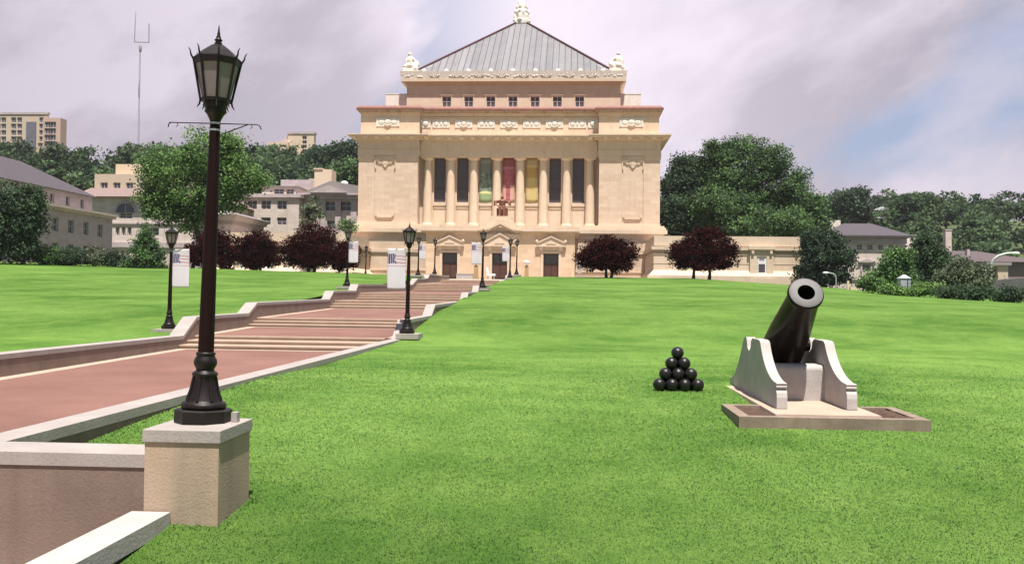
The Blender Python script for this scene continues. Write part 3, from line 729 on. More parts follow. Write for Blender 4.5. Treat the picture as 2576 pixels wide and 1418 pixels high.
# upper block
u = MB(); UX = 19.3; YU = 171.2
uw = [4.0*k for k in range(-3, 4)]
u.facade((-UX,YU),(UX,YU),31.0,37.95,[(x-.8+UX, x+.8+UX, 33.95, 35.8) for x in uw], 0.3)
u.quad((-UX,YU,31),(-UX,YU,37.95),(-UX,226,37.95),(-UX,226,31)); u.quad((UX,YU,31),(UX,226,31),(UX,226,37.95),(UX,YU,37.95))
u.build('upper_wall', STONE2, hall)
for x in uw:
    b_ = MB(); b_.box(x-1.2,x+1.2,YU-.18,YU-.002,35.95,36.25); b_.box(x-1.05,x-.82,YU-.07,YU-.002,33.7,35.948); b_.box(x+.82,x+1.05,YU-.07,YU-.002,33.7,35.948); b_.box(x-1.1,x+1.1,YU-.14,YU-.002,33.68,33.93); b_.build('window_surround', STONE2, hall)
for u0, u1 in ((-UX,-15),(15,UX)): b_ = MB(); b_.box(u0,u1,YU-.12,YU-.002,35.9,36.05); b_.build('string_course', STONE2, hall)
for x in uw:
    f = MB(); yy = YU+.2
    f.box(x-.8,x-.72,yy,yy+.08,33.95,35.8); f.box(x+.72,x+.8,yy,yy+.08,33.95,35.8); f.box(x-.05,x+.05,yy,yy+.08,33.95,35.8); f.box(x-.72,x-.05,yy,yy+.08,34.85,34.95); f.box(x+.05,x+.72,yy,yy+.08,34.85,34.95); f.box(x-.72,x-.05,yy,yy+.08,35.7,35.8); f.box(x+.05,x+.72,yy,yy+.08,35.7,35.8)
    fo = f.build('upper_window', FRAMEW, hall)
    g = MB(); g.box(x-.8,x+.8,yy+.082,yy+.1,33.95,35.8); g.build('pane', DGLASS, fo)
for sx in (-1, 1):
    a, b2_ = (UX+.01, 23.0) if sx > 0 else (-23.3, -UX-.01)
    f = MB(); f.box(a,b2_,172,214,30,36.3); f.box(a-.05*(sx<0),b2_+.05*(sx>0),171.95,214,36.302,36.45); f.build('side_block', PALE, hall)
uc = MB()
uc.box(-UX-.25,UX+.25,YU-.28,226.3,37.952,38.1); uc.box(-UX-.95,UX+.95,YU-1.0,227,38.3,38.85)
uc.box(-UX-.45,UX+.45,YU-.5,226.5,38.102,38.298)
for k in range(26): uc.box(-18.9+1.51*k-.25,-18.9+1.51*k+.25,YU-.85,YU-.502,38.14,38.296)
uc.build('upper_cornice', STONE2, hall)
cr_ = MB()
cr_.taper(-UX-.9,UX+.9,YU-.95,YU+.35,38.852, -UX-1.15,UX+1.15,YU-1.15,YU+.3,40.15)
cr_.taper(-UX-.9,-UX+.35,YU+.352,226,38.852, -UX-1.15,-UX+.3,YU+.352,226,40.15); cr_.taper(UX-.35,UX+.9,YU+.352,226,38.852, UX-.3,UX+1.15,YU+.352,226,40.15)
for k in range(-4, 5):
    x = 4.03*k
    cr_.ell((x, YU-.45, 40.2), (.45,.3,.5), 10, 7)
    for s in range(5):                                      # shell flutes between the antefixes
        a = PI*(0.18+0.16*s); xm = x+2.01
        if abs(xm) < 17: cr_.tube([(xm, YU-1.0, 38.95), (xm+1.0*math.cos(a), YU-1.10, 38.95+1.0*math.sin(a))], [.04,.09], 5)
for k in range(70):
    x = -20+40*k/69; cr_.ell((x+random.uniform(-.1,.1), YU-1.02, 39.2+random.uniform(-.1,.7)), (random.uniform(.12,.35),.08,random.uniform(.08,.2)), 7, 5)
cr_.build('crest', PALE, hall)
# pyramid roof of standing-seam metal
def _roof():
    m, nt, b = new_mat('standing seam roof'); p = wpos(nt)
    sx = N(nt, 'ShaderNodeSeparateXYZ'); nt.links.new(p, sx.inputs[0])
    w = N(nt, 'ShaderNodeTexWhiteNoise', noise_dimensions='1D'); nt.links.new(math_(nt, 'FLOOR', math_(nt, 'DIVIDE', math_(nt, 'ADD', sx.outputs[0], 100.0), 1.16)), w.inputs['W'])
    c = mixc(nt, ramp(nt, w.outputs['Value'], [(0.0, 0), (0.8, 0.6), (1, 1)]), (0.175,0.172,0.185), (0.27,0.26,0.275))
    c = mixc(nt, ramp(nt, noise(nt, p, 0.35, 5), [(0.45, 0), (0.75, 0.6)]), c, (0.27,0.255,0.265))
    c = mixc(nt, ramp(nt, noise(nt, scalev(nt, p, (1, .2, .2)), 0.9, 5), [(0.55, 0), (0.8, 0.6)]), c, (0.14,0.135,0.15))
    nt.links.new(c, b.inputs['Base Color']); b.inputs['Roughness'].default_value = 0.55; b.inputs['Metallic'].default_value = 0.15
    return m
RX, RY0, ZB, AX, AY, ZA = 18.0, 172.3, 40.5, 1.0, 198.6, 56.6
RY1 = 2*AY-RY0
rf = MB()
A = [(-RX,RY0,ZB),(RX,RY0,ZB),(RX,RY1,ZB),(-RX,RY1,ZB),(-AX,AY-1,ZA),(AX,AY-1,ZA),(AX,AY+1,ZA),(-AX,AY+1,ZA)]
rf.add(A, [(0,1,5,4),(1,2,6,5),(2,3,7,6),(3,0,4,7),(4,5,6,7)])
ro = rf.build('roof', _roof(), hall)
sm = MB(); ns = 31
for k in range(ns):
    x = -RX + 2*RX*(k+.5)/ns
    t = 1.0 if abs(x) <= AX else (RX-abs(x))/(RX-AX)
    t = max(0.02, t*0.985); p0 = Vector((x,RY0,ZB)); p1 = Vector((x,RY0+(AY-1-RY0)*t,ZB+(ZA-ZB)*t))
    sm.tube([p0+Vector((0,-.03,.03)), p1+Vector((0,-.03,.03))], .06, 4, smooth=False)
sm.tube([(-RX,RY0-.06,ZB+.03),(RX,RY0-.06,ZB+.03)], .10, 5)
sm.build('roof_seam', plain('roof seam metal', (0.12,0.12,0.14), 0.5), ro)
fl = MB(); hp = MB()
for sx in (-1, 1):
    p0, p1 = Vector((sx*RX,RY0,ZB)), Vector((sx*AX,AY-1,ZA)); n = Vector((0,-(ZA-ZB),(AY-1-RY0))).normalized()
    e_ = Vector((-sx*1.0, 0, 0)) + (p1-p0).normalized()*0.9
    off = n*.05
    fl.quad(p0+off, p0+off+e_, p1+off+e_*.35-Vector((0,0,.5)), p1+off)
    up_ = Vector((0, -.12, .16))
    hp.tube([p0+up_, p1+up_], .17, 6); hp.tube([Vector((sx*RX,RY1,ZB))+Vector((0,.1,.16)), Vector((sx*AX,AY+1,ZA))+Vector((0,.1,.16))], .17, 6)
fl.build('hip_flashing', plain('pale hip flashing', (0.32,0.31,0.33), 0.5, 0.1), ro); hp.build('hip_ridge', plain('maroon ridge metal', (0.13,0.05,0.06), 0.5), ro)
def remesh(o, vox, sm_it=2):
    r_ = o.modifiers.new('join', 'REMESH'); r_.mode = 'VOXEL'; r_.voxel_size = vox; r_.use_smooth_shade = True
    if sm_it: s_ = o.modifiers.new('soften', 'SMOOTH'); s_.iterations = sm_it
    return o
fi = MB(); z0 = ZA-.2
fi.box(-1.5,1.5,AY-1.5,AY+1.5,z0,z0+.9); fi.lathe([(1.35,z0+.8),(1.3,z0+1.6),(1.45,z0+2.6),(1.15,z0+3.1),(1.0,z0+4.0),(.85,z0+4.7),(.5,z0+5.2),(.1,z0+5.4)], 20, (0,AY,0))
for k in range(6):
    a = 2*PI*k/6+.26; x, y = 1.35*math.cos(a), AY+1.35*math.sin(a)
    fi.ell((x,y,z0+1.5), (.42,.42,.9)); fi.ell((x,y,z0+2.75), (.3,.3,.36)); fi.ell((x*1.05,AY+(y-AY)*1.05,z0+.9), (.5,.5,.35)); fi.ell((x*.75,AY+(y-AY)*.75,z0+3.7), (.3,.3,.45))
remesh(fi.build('roof_finial', PALE, hall), .12, 1)
for sx in (-1, 1):                                           # seated stone figures on the roof corners
    s_ = MB(); x = sx*18.6; y = YU+.2
    s_.box(x-1.4,x+1.4,y-1.0,y+1.2,39.9,40.7); s_.ell((x,y,41.2), (1.15,.9,.8)); s_.ell((x+sx*.2,y,42.3), (.62,.6,.95)); s_.ell((x+sx*.25,y-.1,43.45), (.33,.35,.42)); s_.ell((x-sx*.9,y,41.6), (.6,.6,.75))
    s_.ell((x+sx*.8,y+.1,41.9), (.35,.5,1.0)); s_.ell((x+sx*.1,y-.6,41.3), (.5,.5,.4)); s_.tube([(x-sx*.2,y-.2,42.8),(x-sx*.8,y-.3,42.2),(x-sx*1.0,y-.3,41.6)], .2, 8)
    for k in range(10): s_.ell((x+random.uniform(-1.3,1.3), y-.6+random.uniform(-.3,.3), 40.7+random.uniform(0,.7)), (random.uniform(.2,.45),)*3, 8, 6)
    remesh(s_.build('corner_statue', PALE, hall), .09, 1)
# base walls under the pavilions
bs = MB(); bb = MB(); YB = 158.2
def layers(mb, x0, x1, y0, y1, rows, ex0=1, ex1=1):
    for z0, z1, d in rows: mb.box(x0-d*ex0, x1+d*ex1, y0-d, y1, z0, z1)
def layers_t(mb, x0, x1, y0, y1, z0, z1, d0, d1): mb.taper(x0-d0,x1+d0,y0-d0,y1,z0, x0-d1,x1+d1,y0-d1,y1,z1)
for sx in (-1, 1):
    a, b_ = (11.32, 26.0) if sx > 0 else (-26.0, -11.32)
    bs.box(a,b_,YB,215,1.0,10.3)
    bb.box(a,b_+.0,YB-.25,YB-.002,6.95,7.4); bb.box(a,b_,YB-.12,YB-.002,6.6,6.948); bb.box(a,b_,YB-.2,YB-.002,3.9,4.1)
    bb.box(a-.0,b_+.0,YB-.5,YB-.002,1.0,3.4)
    bb.box(a-(.5 if sx<0 else 0),b_+(.5 if sx>0 else 0),YB-.55,215,10.302,10.95); bb.box(a-(.3 if sx<0 else 0),b_+(.3 if sx>0 else 0),YB-.2,215,10.952,11.35); bb.box(a-(.1 if sx<0 else 0),b_+(.1 if sx>0 else 0),YB+.6,215,11.352,11.7)
bs.build('base_wall', STONE, hall); bb.build('base_moulding', STONE2, hall)
# vestibule with three doors
YV = 144.0; VX = 11.3
dc = [-7.65, -0.05, 7.72]; DW = 1.15
v = MB()
v.facade((-VX,YV),(VX,YV),1.6,9.45,[(x-DW+VX,x+DW+VX,2.2,6.35) for x in dc], 0.6)
v.quad((-VX,YV,1.6),(-VX,YV,9.45),(-VX,158.19,9.45),(-VX,158.19,1.6)); v.quad((VX,YV,1.6),(VX,158.19,1.6),(VX,158.19,9.45),(VX,YV,9.45))
vo = v.build('vestibule_wall', stone('warm vestibule stone', (0.68,0.49,0.35), (0.72,0.53,0.39), 0.6, course=(1.9,0.7), mortar=0.92, streak=0.15, stain=(0.45,0.28,0.18), fine=6), hall)
c = MB()
for a, b_ in ((-VX-.7,-3.35),(3.35,VX+.7)):
    c.box(a,b_,YV-.45,162,9.452,9.62); c.box(a,b_,YV-.7,162,9.622,9.9); c.box(a,b_,YV-.62,162,9.902,10.3)
c.box(-3.34,3.34,YV+.3,162,9.452,10.3)
c.build('vestibule_cornice', STONE2, hall)
# central broken gable in the cornice
g = MB()
def gable(mb, pts, th, y0, y1):
    n = len(pts); prof = pts + [(x, z-th) for x, z in reversed(pts)]
    mb.prism_y(prof, y0, y1)
gp = [(-3.34,9.98),(-2.5,10.0),(-1.7,10.15),(-.8,10.6),(0,11.0),(.8,10.6),(1.7,10.15),(2.5,10.0),(3.34,9.98)]
gable(g, gp, .3, YV-.75, YV+.29); gable(g, [(x*.98, z-.31) for x, z in gp], .26, YV-.5, YV+.29)
g.box(-3.0,3.0,YV-.2,YV-.003,8.4,9.2)
g.build('central_gable', STONE2, hall)
def pediment(cx, w, z0, zp, y, arch=False):
    m = MB()
    m.box(cx-w/2,cx+w/2,y-.55,y-.004,z0,z0+.18)
    m.prism_y([(cx-w/2+.05,z0+.182),(cx+w/2-.05,z0+.182),(cx+w/2-.05,z0+.45),(cx,zp),(cx-w/2+.05,z0+.45)], y-.38, y-.004)
    gable(m, [(cx-w/2,z0+.62),(cx,zp+.22),(cx+w/2,z0+.62)], .2, y-.55, y-.379)
    m.prism_y([(cx-.75,z0+.42),(cx+.75,z0+.42),(cx,z0+.82)], y-.46, y-.381)
    m.box(cx-w/2+.35,cx+w/2-.35,y-.16,y-.004,z0-.55,z0-.002)
    for s in (-1, 1):
        m.taper(cx+s*1.5-.28,cx+s*1.5+.28,y-.26,y-.162,z0-.62, cx+s*1.5-.32,cx+s*1.5+.32,y-.5,y-.162,z0-.003)
        m.ell((cx+s*(w/2-.1), y-.45, z0+.75), (.22,.2,.28), 10, 7)
    return m
for x, w, z0, zp in ((dc[0],4.3,7.35,8.75),(dc[1],5.0,7.35,9.15),(dc[2],4.5,7.35,8.75)): pediment(x, w, z0, zp, YV).build('door_pediment', STONE2, hall)
for x in dc:
    s_ = MB()
    for u0, u1 in ((-1.55,-1.16),(1.16,1.55)): s_.box(x+u0,x+u1,YV-.12,YV-.003,2.2,6.7)
    s_.box(x-1.159,x+1.159,YV-.12,YV-.003,6.36,6.7); s_.build('door_surround', STONE2, hall)
    d = MB(); d.box(x-DW,x+DW,YV+.5,YV+.6,2.2,6.35)
    do = d.build('door', DOORM, hall)
    d = MB(); d.box(x-.98,x-.05,YV+.47,YV+.499,4.85,6.15); d.box(x+.05,x+.98,YV+.47,YV+.499,4.85,6.15); d.build('transom_glass', glassy('door glass', (0.05,0.06,0.07), (0.10,0.10,0.11), 0.08, 2), do)
    d = MB()
    for u0, u1, w0, w1 in ((-.95,-.12,2.6,4.5),(.12,.95,2.6,4.5)): d.box(x+u0,x+u1,YV+.46,YV+.499,w0,w1)
    d.box(x-1.0,x+1.0,YV+.44,YV+.499,4.6,4.75); d.build('door_panel', plain('door panels', (0.10,0.045,0.035), 0.35, 0.1, 0.5, 2), do)
# low side wings
WROWS = [(7.62,9.05,0.0),(7.48,7.618,-.12),(7.0,7.478,.38),(6.5,6.998,-.12),(6.28,6.498,.14),(4.95,6.278,.05),(4.82,4.948,-.02),(4.0,4.818,.03),(-2.0,3.2,1.0)]
for sx in (-1, 1):
    a, b_ = (23.0, 44.3) if sx > 0 else (-44.3, -23.0)
    w = MB(); y0 = 142.4
    layers(w, a, b_, y0, 158.0, WROWS); layers_t(w, a, b_, y0, 158.0, 3.202, 3.998, .75, .06)
    wo = w.build('wing', STONE2, hall)
    dx = 38.7*sx
    f = MB(); f.box(dx-1.7,dx-.72,y0-.42,y0+.1,3.0,7.1); f.box(dx+.72,dx+1.7,y0-.42,y0+.1,3.0,7.1); f.box(dx-.719,dx+.719,y0-.41,y0+.1,6.1,7.1); f.box(dx-1.95,dx+1.95,y0-.75,y0+.1,7.102,7.6)
    f.box(dx-1.5,dx-1.15,y0-.7,y0-.42,6.5,7.1); f.box(dx+1.15,dx+1.5,y0-.7,y0-.42,6.5,7.1); f.box(dx-1.9,dx+1.9,y0-1.1,y0-.43,1.0,2.95)
    f.build('wing_door_surround', STONE2, wo)
    d = MB(); d.box(dx-.718,dx-.45,y0-.30,y0-.2,2.96,6.09); d.box(dx+.5,dx+.718,y0-.30,y0-.2,2.96,6.09); d.box(dx-.449,dx+.499,y0-.30,y0-.2,5.0,6.09)
    for k in range(6): d.box(dx-.66,dx-.55,y0-.32,y0-.301,3.3+.45*k,3.5+.45*k, 1)
    d.box(dx-.35,dx+.4,y0-.32,y0-.301,5.55,5.9,1)
    d.build('wing_door', [WHITE, plain('grey door squares', (0.25,0.22,0.24))], wo)
    d = MB(); d.box(dx-.449,dx+.499,y0-.28,y0-.2,2.96,4.999); d.build('wing_door_glass', DGLASS, wo)
# banners hung in the three central window bays
def pic(name, fn):
    m, nt, b = new_mat(name); tc = N(nt, 'ShaderNodeTexCoord'); sx = N(nt, 'ShaderNodeSeparateXYZ'); nt.links.new(tc.outputs['Object'], sx.inputs[0])
    nt.links.new(fn(nt, tc.outputs['Object'], sx.outputs[0], sx.outputs[2]), b.inputs['Base Color']); b.inputs['Roughness'].default_value = 0.7; return m
def f_green(nt, o, x, z):                                    # z 0 (bottom) .. 7.6
    n = noise(nt, o, 1.6, 6, 0.7)
    zz = math_(nt, 'ADD', z, math_(nt, 'MULTIPLY', noise(nt, o, 0.8, 2), 0.9))
    c = mixc(nt, ramp(nt, n, [(0.42, 0), (0.62, 1)]), (0.06,0.10,0.09), (0.30,0.36,0.27))
    c = mixc(nt, math_(nt, 'GREATER_THAN', zz, 5.4), c, (0.17,0.19,0.18))
    c = mixc(nt, math_(nt, 'GREATER_THAN', z, 6.6), c, (0.24,0.26,0.24))
    low = mixc(nt, noise(nt, o, 3, 4), (0.16,0.26,0.10), (0.36,0.44,0.25))
    c = mixc(nt, math_(nt, 'LESS_THAN', zz, 1.9), c, low)
    return mixc(nt, math_(nt, 'MULTIPLY', math_(nt, 'LESS_THAN', zz, 2.25), math_(nt, 'GREATER_THAN', zz, 1.9)), c, (0.62,0.62,0.30))
def f_red(nt, o, x, z):
    c = mixc(nt, ramp(nt, noise(nt, o, 1.1, 5, 0.65), [(0.38, 0), (0.68, 1)]), (0.30,0.055,0.09), (0.46,0.18,0.20))
    c = mixc(nt, math_(nt, 'GREATER_THAN', z, 6.2), c, (0.26,0.08,0.10))
    c = mixc(nt, math_(nt, 'MULTIPLY', math_(nt, 'GREATER_THAN', z, 5.7), math_(nt, 'LESS_THAN', z, 6.0)), c, (0.42,0.20,0.22))
    bl = mixc(nt, noise(nt, o, 1.5, 3), (0.55,0.25,0.24), (0.62,0.44,0.30))
    c = mixc(nt, math_(nt, 'MULTIPLY', math_(nt, 'LESS_THAN', z, 2.9), math_(nt, 'GREATER_THAN', math_(nt, 'ABSOLUTE', math_(nt, 'ADD', x, 0.1)), 0.38)), c, bl)
    return c
def f_yel(nt, o, x, z):
    c = mixc(nt, ramp(nt, noise(nt, o, 0.6, 3), [(0.35, 0), (0.65, 1)]), (0.50,0.37,0.15), (0.56,0.46,0.20))
    c = mixc(nt, math_(nt, 'MULTIPLY', math_(nt, 'GREATER_THAN', z, 4.2), math_(nt, 'LESS_THAN', z, 5.9)), c, (0.47,0.29,0.09))
    c = mixc(nt, math_(nt, 'GREATER_THAN', z, 6.4), c, (0.42,0.34,0.20))
    return c
for x, fn, nm, lb in ((-SP,f_green,'garden picture','tall green and grey garden picture banner left of the red one'),(0,f_red,'red picture','tall red picture banner in the middle window of the hall'),(SP,f_yel,'yellow picture','tall golden yellow banner right of the red one')):
    m = MB(); w = 1.05; yy = YW-.30
    nz = 14; vs = []; fs = []
    for j in range(nz+1):
        for i in range(5):
            u_ = -w+2*w*i/4; vs.append((u_, -.03*math.sin(j*.7+i), 7.6*j/nz))
    for j in range(nz):
        for i in range(4): fs.append((j*5+i, j*5+i+1, j*5+i+6, j*5+i+5))
    m.add([(a_+x, b_+yy, c_+15.82) for a_, b_, c_ in vs], fs, 0, True)
    o = m.build('picture_banner', pic(nm, fn), org=(x, yy, 15.82)); s_ = o.modifiers.new('cloth thickness', 'SOLIDIFY'); s_.thickness = 0.02
    tag(o, lb, 'banner')
# bronze statue over the central door
st = empty('statue', (0, 147.0, 10.3), 'brown bronze seated figure with spread arms above the central door', 'statue')
m = MB(); y = 147.5
m.box(-2.3,2.3,145.2,150,10.31,10.9); m.box(-1.9,1.9,145.5,149.6,10.902,11.5); m.box(-1.55,1.55,145.9,149.2,11.502,12.1); m.build('pedestal', STONE2, st)
s_ = MB(); zs = 12.1
s_.box(-.85,.85,y-.3,y+.9,zs,zs+1.35)                        # throne
s_.ell((0,y+.1,zs+1.95), (.52,.42,.75)); s_.ell((0,y+.05,zs+2.45), (.68,.36,.3)); s_.tube([(0,y,zs+2.5),(0,y-.03,zs+2.85)], .14, 8); s_.ell((0,y-.05,zs+2.98), (.21,.24,.28)); s_.ell((0,y+.05,zs+3.2), (.09,.26,.18)); s_.ell((0,y-.05,zs+3.08), (.26,.27,.14))
for sx in (-1, 1):
    s_.tube([(sx*.24,y,zs+1.45),(sx*.3,y-.75,zs+1.4),(sx*.32,y-.9,zs+.7),(sx*.33,y-1.0,zs+.05)], [.3,.26,.22,.2], 10); s_.ell((sx*.33,y-1.1,zs+.1), (.14,.28,.12))
    s_.tube([(sx*.6,y+.05,zs+2.5),(sx*1.0,y-.05,zs+2.2),(sx*1.05,y-.45,zs+1.9)], [.2,.16,.12], 9); s_.ell((sx*1.07,y-.52,zs+1.88), (.13,.15,.13))
    s_.tube([(sx*.5,y+.3,zs+2.4),(sx*1.15,y+.35,zs+2.35),(sx*1.25,y+.3,zs+1.7)], [.25,.3,.1], 9)
s_.tube([(-.95,y-.5,zs+1.95),(.3,y-.95,zs+.9),(.75,y-1.05,zs+.1)], [.1,.14,.08], 8); s_.ell((0,y-.55,zs+.75), (.5,.35,.7))
remesh(s_.build('figure', BRONZE, st), .055, 1)
# things standing on the plaza
ch = empty('chair', (-0.95, 139.5, 2.2), 'big white chair standing left of the dark central door', 'chair')
m = MB(); x, y = -0.95, 139.5
m.taper(x-.62,x-.28,y-.45,y+.45,3.0, x-.70,x-.40,y-.42,y+.42,4.05); m.build('backrest', WHITE, ch)
m = MB(); m.box(x-.62,x+.62,y-.5,y+.5,2.78,2.998); m.ell((x+.3,y,3.0), (.4,.42,.1)); m.build('seat', WHITE, ch)
for px in (-.5,.45):
    for py in (-.4,.4): m = MB(); m.box(x+px-.05,x+px+.05,y+py-.05,y+py+.05,2.2,2.778); m.build('leg', STEEL, ch)
t = empty('planter_box', (-4.6, 138.5, 2.2), 'pinkish grey stone box on the plaza between the left and central doors', 'planter')
m = MB(); m.box(-5.9,-3.5,138,139,2.2,2.95); m.box(-5.95,-3.45,137.95,139.05,2.952,3.06); m.build('body', GREYC, t)
for x, lb in ((-3.2,'tan stone post with pale cap left of the central door'),(4.25,'tan stone post with white capped urn right of the central door')):
    t = empty('stone_post', (x, 139.8, 2.2), lb, 'stone post', 'stone posts flanking the central door')
    m = MB(); m.box(x-.42,x+.42,139.4,140.2,2.2,2.5); m.taper(x-.32,x+.32,139.5,140.1,2.502, x-.26,x+.26,139.55,140.05,4.3); m.build('shaft', plain('tan post stone', (0.38,0.26,0.13), 0.8), t)
    m = MB(); m.lathe([(.2,4.3),(.15,4.45),(.3,4.6),(.52,4.72),(.58,4.9),(.5,5.02),(.2,5.12)], 16, (x,139.8,0)); m.build('urn', WHITE, t)
t = empty('sign_post', (11.9, 139.0, 2.0), 'thin post with white rounded top and grey plate left of the right maple', 'sign')
m = MB(); m.tube([(11.9,139,2.0),(11.9,139,4.4)], .07, 8); m.build('post', STEEL, t)
m = MB(); m.box(11.6,12.3,138.9,139.0,3.3,4.3); m.build('plate', plain('grey plate', (0.42,0.38,0.36)), t)
m = MB(); m.ell((11.95,138.95,4.7), (.55,.35,.38)); m.build('globe', WHITE, t)
m = MB(); m.box(-3.695,-3.55,65.8,66.5,-.25,.05); m.tube([(-3.6,66.15,-.1),(-3.45,66.15,-.3)], .09, 8)
tag(m.build('wall_light', plain('dark green fixture', (0.05,0.06,0.05)), org=(-3.65,66.1,-.1)), 'small dark fixture on the left walk wall by the fourth steps', 'wall light')
# ------------------------------------------------------------------ neighbouring buildings
LIME = stone('pale limestone', (0.60,0.51,0.47), (0.66,0.57,0.53), 0.5, course=(1.4,0.6), mortar=0.93, streak=0.3, stain=(0.33,0.28,0.25), fine=5)
LIMED = stone('grey limestone', (0.47,0.40,0.43), (0.52,0.45,0.475), 0.5, course=(1.4,0.6), mortar=0.93, streak=0.3, stain=(0.30,0.26,0.25), fine=5)
BUFF = stone('buff brick', (0.52,0.405,0.315), (0.56,0.445,0.355), 0.2, streak=0.2, stain=(0.38,0.28,0.22), fine=3)
CREAM = stone('cream concrete', (0.62,0.48,0.36), (0.66,0.52,0.40), 0.2, fine=3)
SLATE = plain('grey slate roof', (0.075,0.064,0.076), 0.75, 0, 0.2, 2)
TILE = plain('worn tile roof', (0.24,0.17,0.16), 0.75, 0, 0.2, 2)
ROOFG = plain('light grey roof', (0.28,0.25,0.25), 0.75, 0, 0.15, 1)
PANE = glassy('window pane', (0.05,0.055,0.075), (0.13,0.13,0.16), 0.12, 0.3)
def windows(root, p0, p1, ops, depth, pane=PANE, fmat=FRAMEW, mull=(1, 1), fw=0.09):
    """frames with glazing bars and panes for the openings of a facade"""
    p0 = Vector((p0[0], p0[1], 0)); p1 = Vector((p1[0], p1[1], 0)); U = (p1-p0).normalized(); n = Vector((U.y, -U.x, 0))
    for a, b, c, d in ops:
        f = MB(); P = lambda u, z, dd: p0+U*u-n*dd+Vector((0, 0, z))
        def bar(u0, u1, z0, z1, d0=depth-.10, d1=depth-.02):
            v = [P(u0,z0,d0),P(u1,z0,d0),P(u1,z0,d1),P(u0,z0,d1),P(u0,z1,d0),P(u1,z1,d0),P(u1,z1,d1),P(u0,z1,d1)]
            f.add(v, [(0,3,2,1),(4,5,6,7),(0,1,5,4),(1,2,6,5),(2,3,7,6),(3,0,4,7)])
        bar(a,a+fw,c,d); bar(b-fw,b,c,d); bar(a+fw,b-fw,c,c+fw); bar(a+fw,b-fw,d-fw,d)
        for k in range(mull[0]): u = a+(b-a)*(k+1)/(mull[0]+1); bar(u-fw*.4,u+fw*.4,c+fw,d-fw)
        fo = f.build('window', fmat, root)
        g = MB(); g.quad(P(a,c,depth-.01),P(b,c,depth-.01),P(b,d,depth-.01),P(a,d,depth-.01)); g.build('pane', pane, fo)
        if mull[1]:
            f2 = MB(); zc = (c+d)/2
            f2.add([P(a+fw,zc-fw*.4,depth-.09),P(b-fw,zc-fw*.4,depth-.09),P(b-fw,zc+fw*.4,depth-.09),P(a+fw,zc+fw*.4,depth-.09)], [(0,1,2,3)]); f2.build('glazing_bar', fmat, fo)
# A: long grey building along the left street
A = empty('street_building', (-68, 125, 3), 'long grey limestone building with dark slate roof at the left edge', 'building')
m = MB(); x = -60.0; y0, y1 = 88.0, 143.2
rows = [(6.0,8.9,2.0),(9.1+.25,11.2-.15,1.7)]
ops = []
for yc in (98.2,102.3,106.4,110.5,114.6,118.7,122.8,126.9,131,135.2,139.4): ops += [(yc-y0-.8,yc-y0+.8,3.6,6.5),(yc-y0-.75,yc-y0+.75,8.0,9.9)]
m.facade((x,y0),(x,y1),-1,11.4,ops,.35)
m.quad((x,y1,-1),(-76,y1,-1),(-76,y1,11.4),(x,y1,11.4)); m.quad((-76,y0,-1),(x,y0,-1),(x,y0,11.4),(-76,y0,11.4))
m.build('wall', LIMED, A); windows(A, (x,y0), (x,y1), ops, .35)
m = MB(); m.box(-76.4,x+.4,y0-.5,y1+.4,10.95,11.3); m.box(-76.6,x+.7,y0-.9,y1+.7,11.302,11.6); m.build('cornice', LIME, A)
m = MB(); ops = [(yc-y0-.5,yc-y0+.5,12.0,13.4) for yc in (111.6,115.7,119.8,124,128.1,132.2,136.3)]
ya = 139.2
m.facade((x-1.2,y0),(x-1.2,ya),11.602,13.95,ops,.25); m.quad((x-1.2,ya,11.602),(-75,ya,11.602),(-75,ya,13.95),(x-1.2,ya,13.95)); m.build('attic_wall', LIMED, A); windows(A, (x-1.2,y0), (x-1.2,ya), ops, .25, mull=(0,0))
m = MB(); m.add([(x-.6,y0-.6,13.95),(x-.6,ya+.5,13.95),(-76,ya+.5,13.95),(-76,y0-.6,13.95),(x-8,y0+7,18.3),(x-8,ya-7.5,18.3)], [(0,1,5,4),(1,2,5),(2,3,4,5),(3,0,4),(3,2,1,0)]); m.build('roof', SLATE, A)
m = MB(); m.box(-71,-66,100,107,16,20.3); m.box(-71.2,-65.8,99.8,107.2,20.302,20.8); m.build('chimney', BUFF, A)
# B: beige block with arched window
def px(x_, y_, Y): return at(x_, y_, Y)
Bd = empty('arched_building', (-62, 172, 3), 'beige building with arched window and red tile eave, left of the green tree', 'building')
YB_ = 165.0
xa, xb = px(205,560,YB_).x, px(505,560,YB_).x
def zz(x_, y_, Y): return px(x_, y_, Y).z
m = MB(); W = lambda x_: px(x_,560,YB_).x-xa
zr, zr2 = zz(315,496,YB_), zz(315,477,YB_)
ops = [(W(291),W(301),zz(296,593,YB_),zz(296,570,YB_)),(W(306),W(316),zz(306,593,YB_),zz(306,570,YB_)),(W(321),W(331),zz(321,593,YB_),zz(321,570,YB_)),
       (W(300),W(332),zz(310,549,YB_),zz(310,535,YB_)),(W(363),W(395),zz(380,549,YB_),zz(380,535,YB_)),(W(365),W(400),zz(380,593,YB_),zz(380,572,YB_)),
       (W(290),W(300),zz(300,643,YB_),zz(300,629,YB_)),(W(305),W(314),zz(305,643,YB_),zz(305,629,YB_)),(W(319),W(327),zz(320,643,YB_),zz(320,629,YB_))]
m.facade((xa,YB_),(xb,YB_),-1,zr,ops,.4); m.quad((xb,YB_,-1),(xb,195,-1),(xb,195,zr),(xb,YB_,zr)); m.quad((xa,YB_,-1),(xa,YB_,zr),(xa,195,zr),(xa,195,-1)); m.build('wall', LIME, Bd); windows(Bd, (xa,YB_), (xb,YB_), ops, .4)
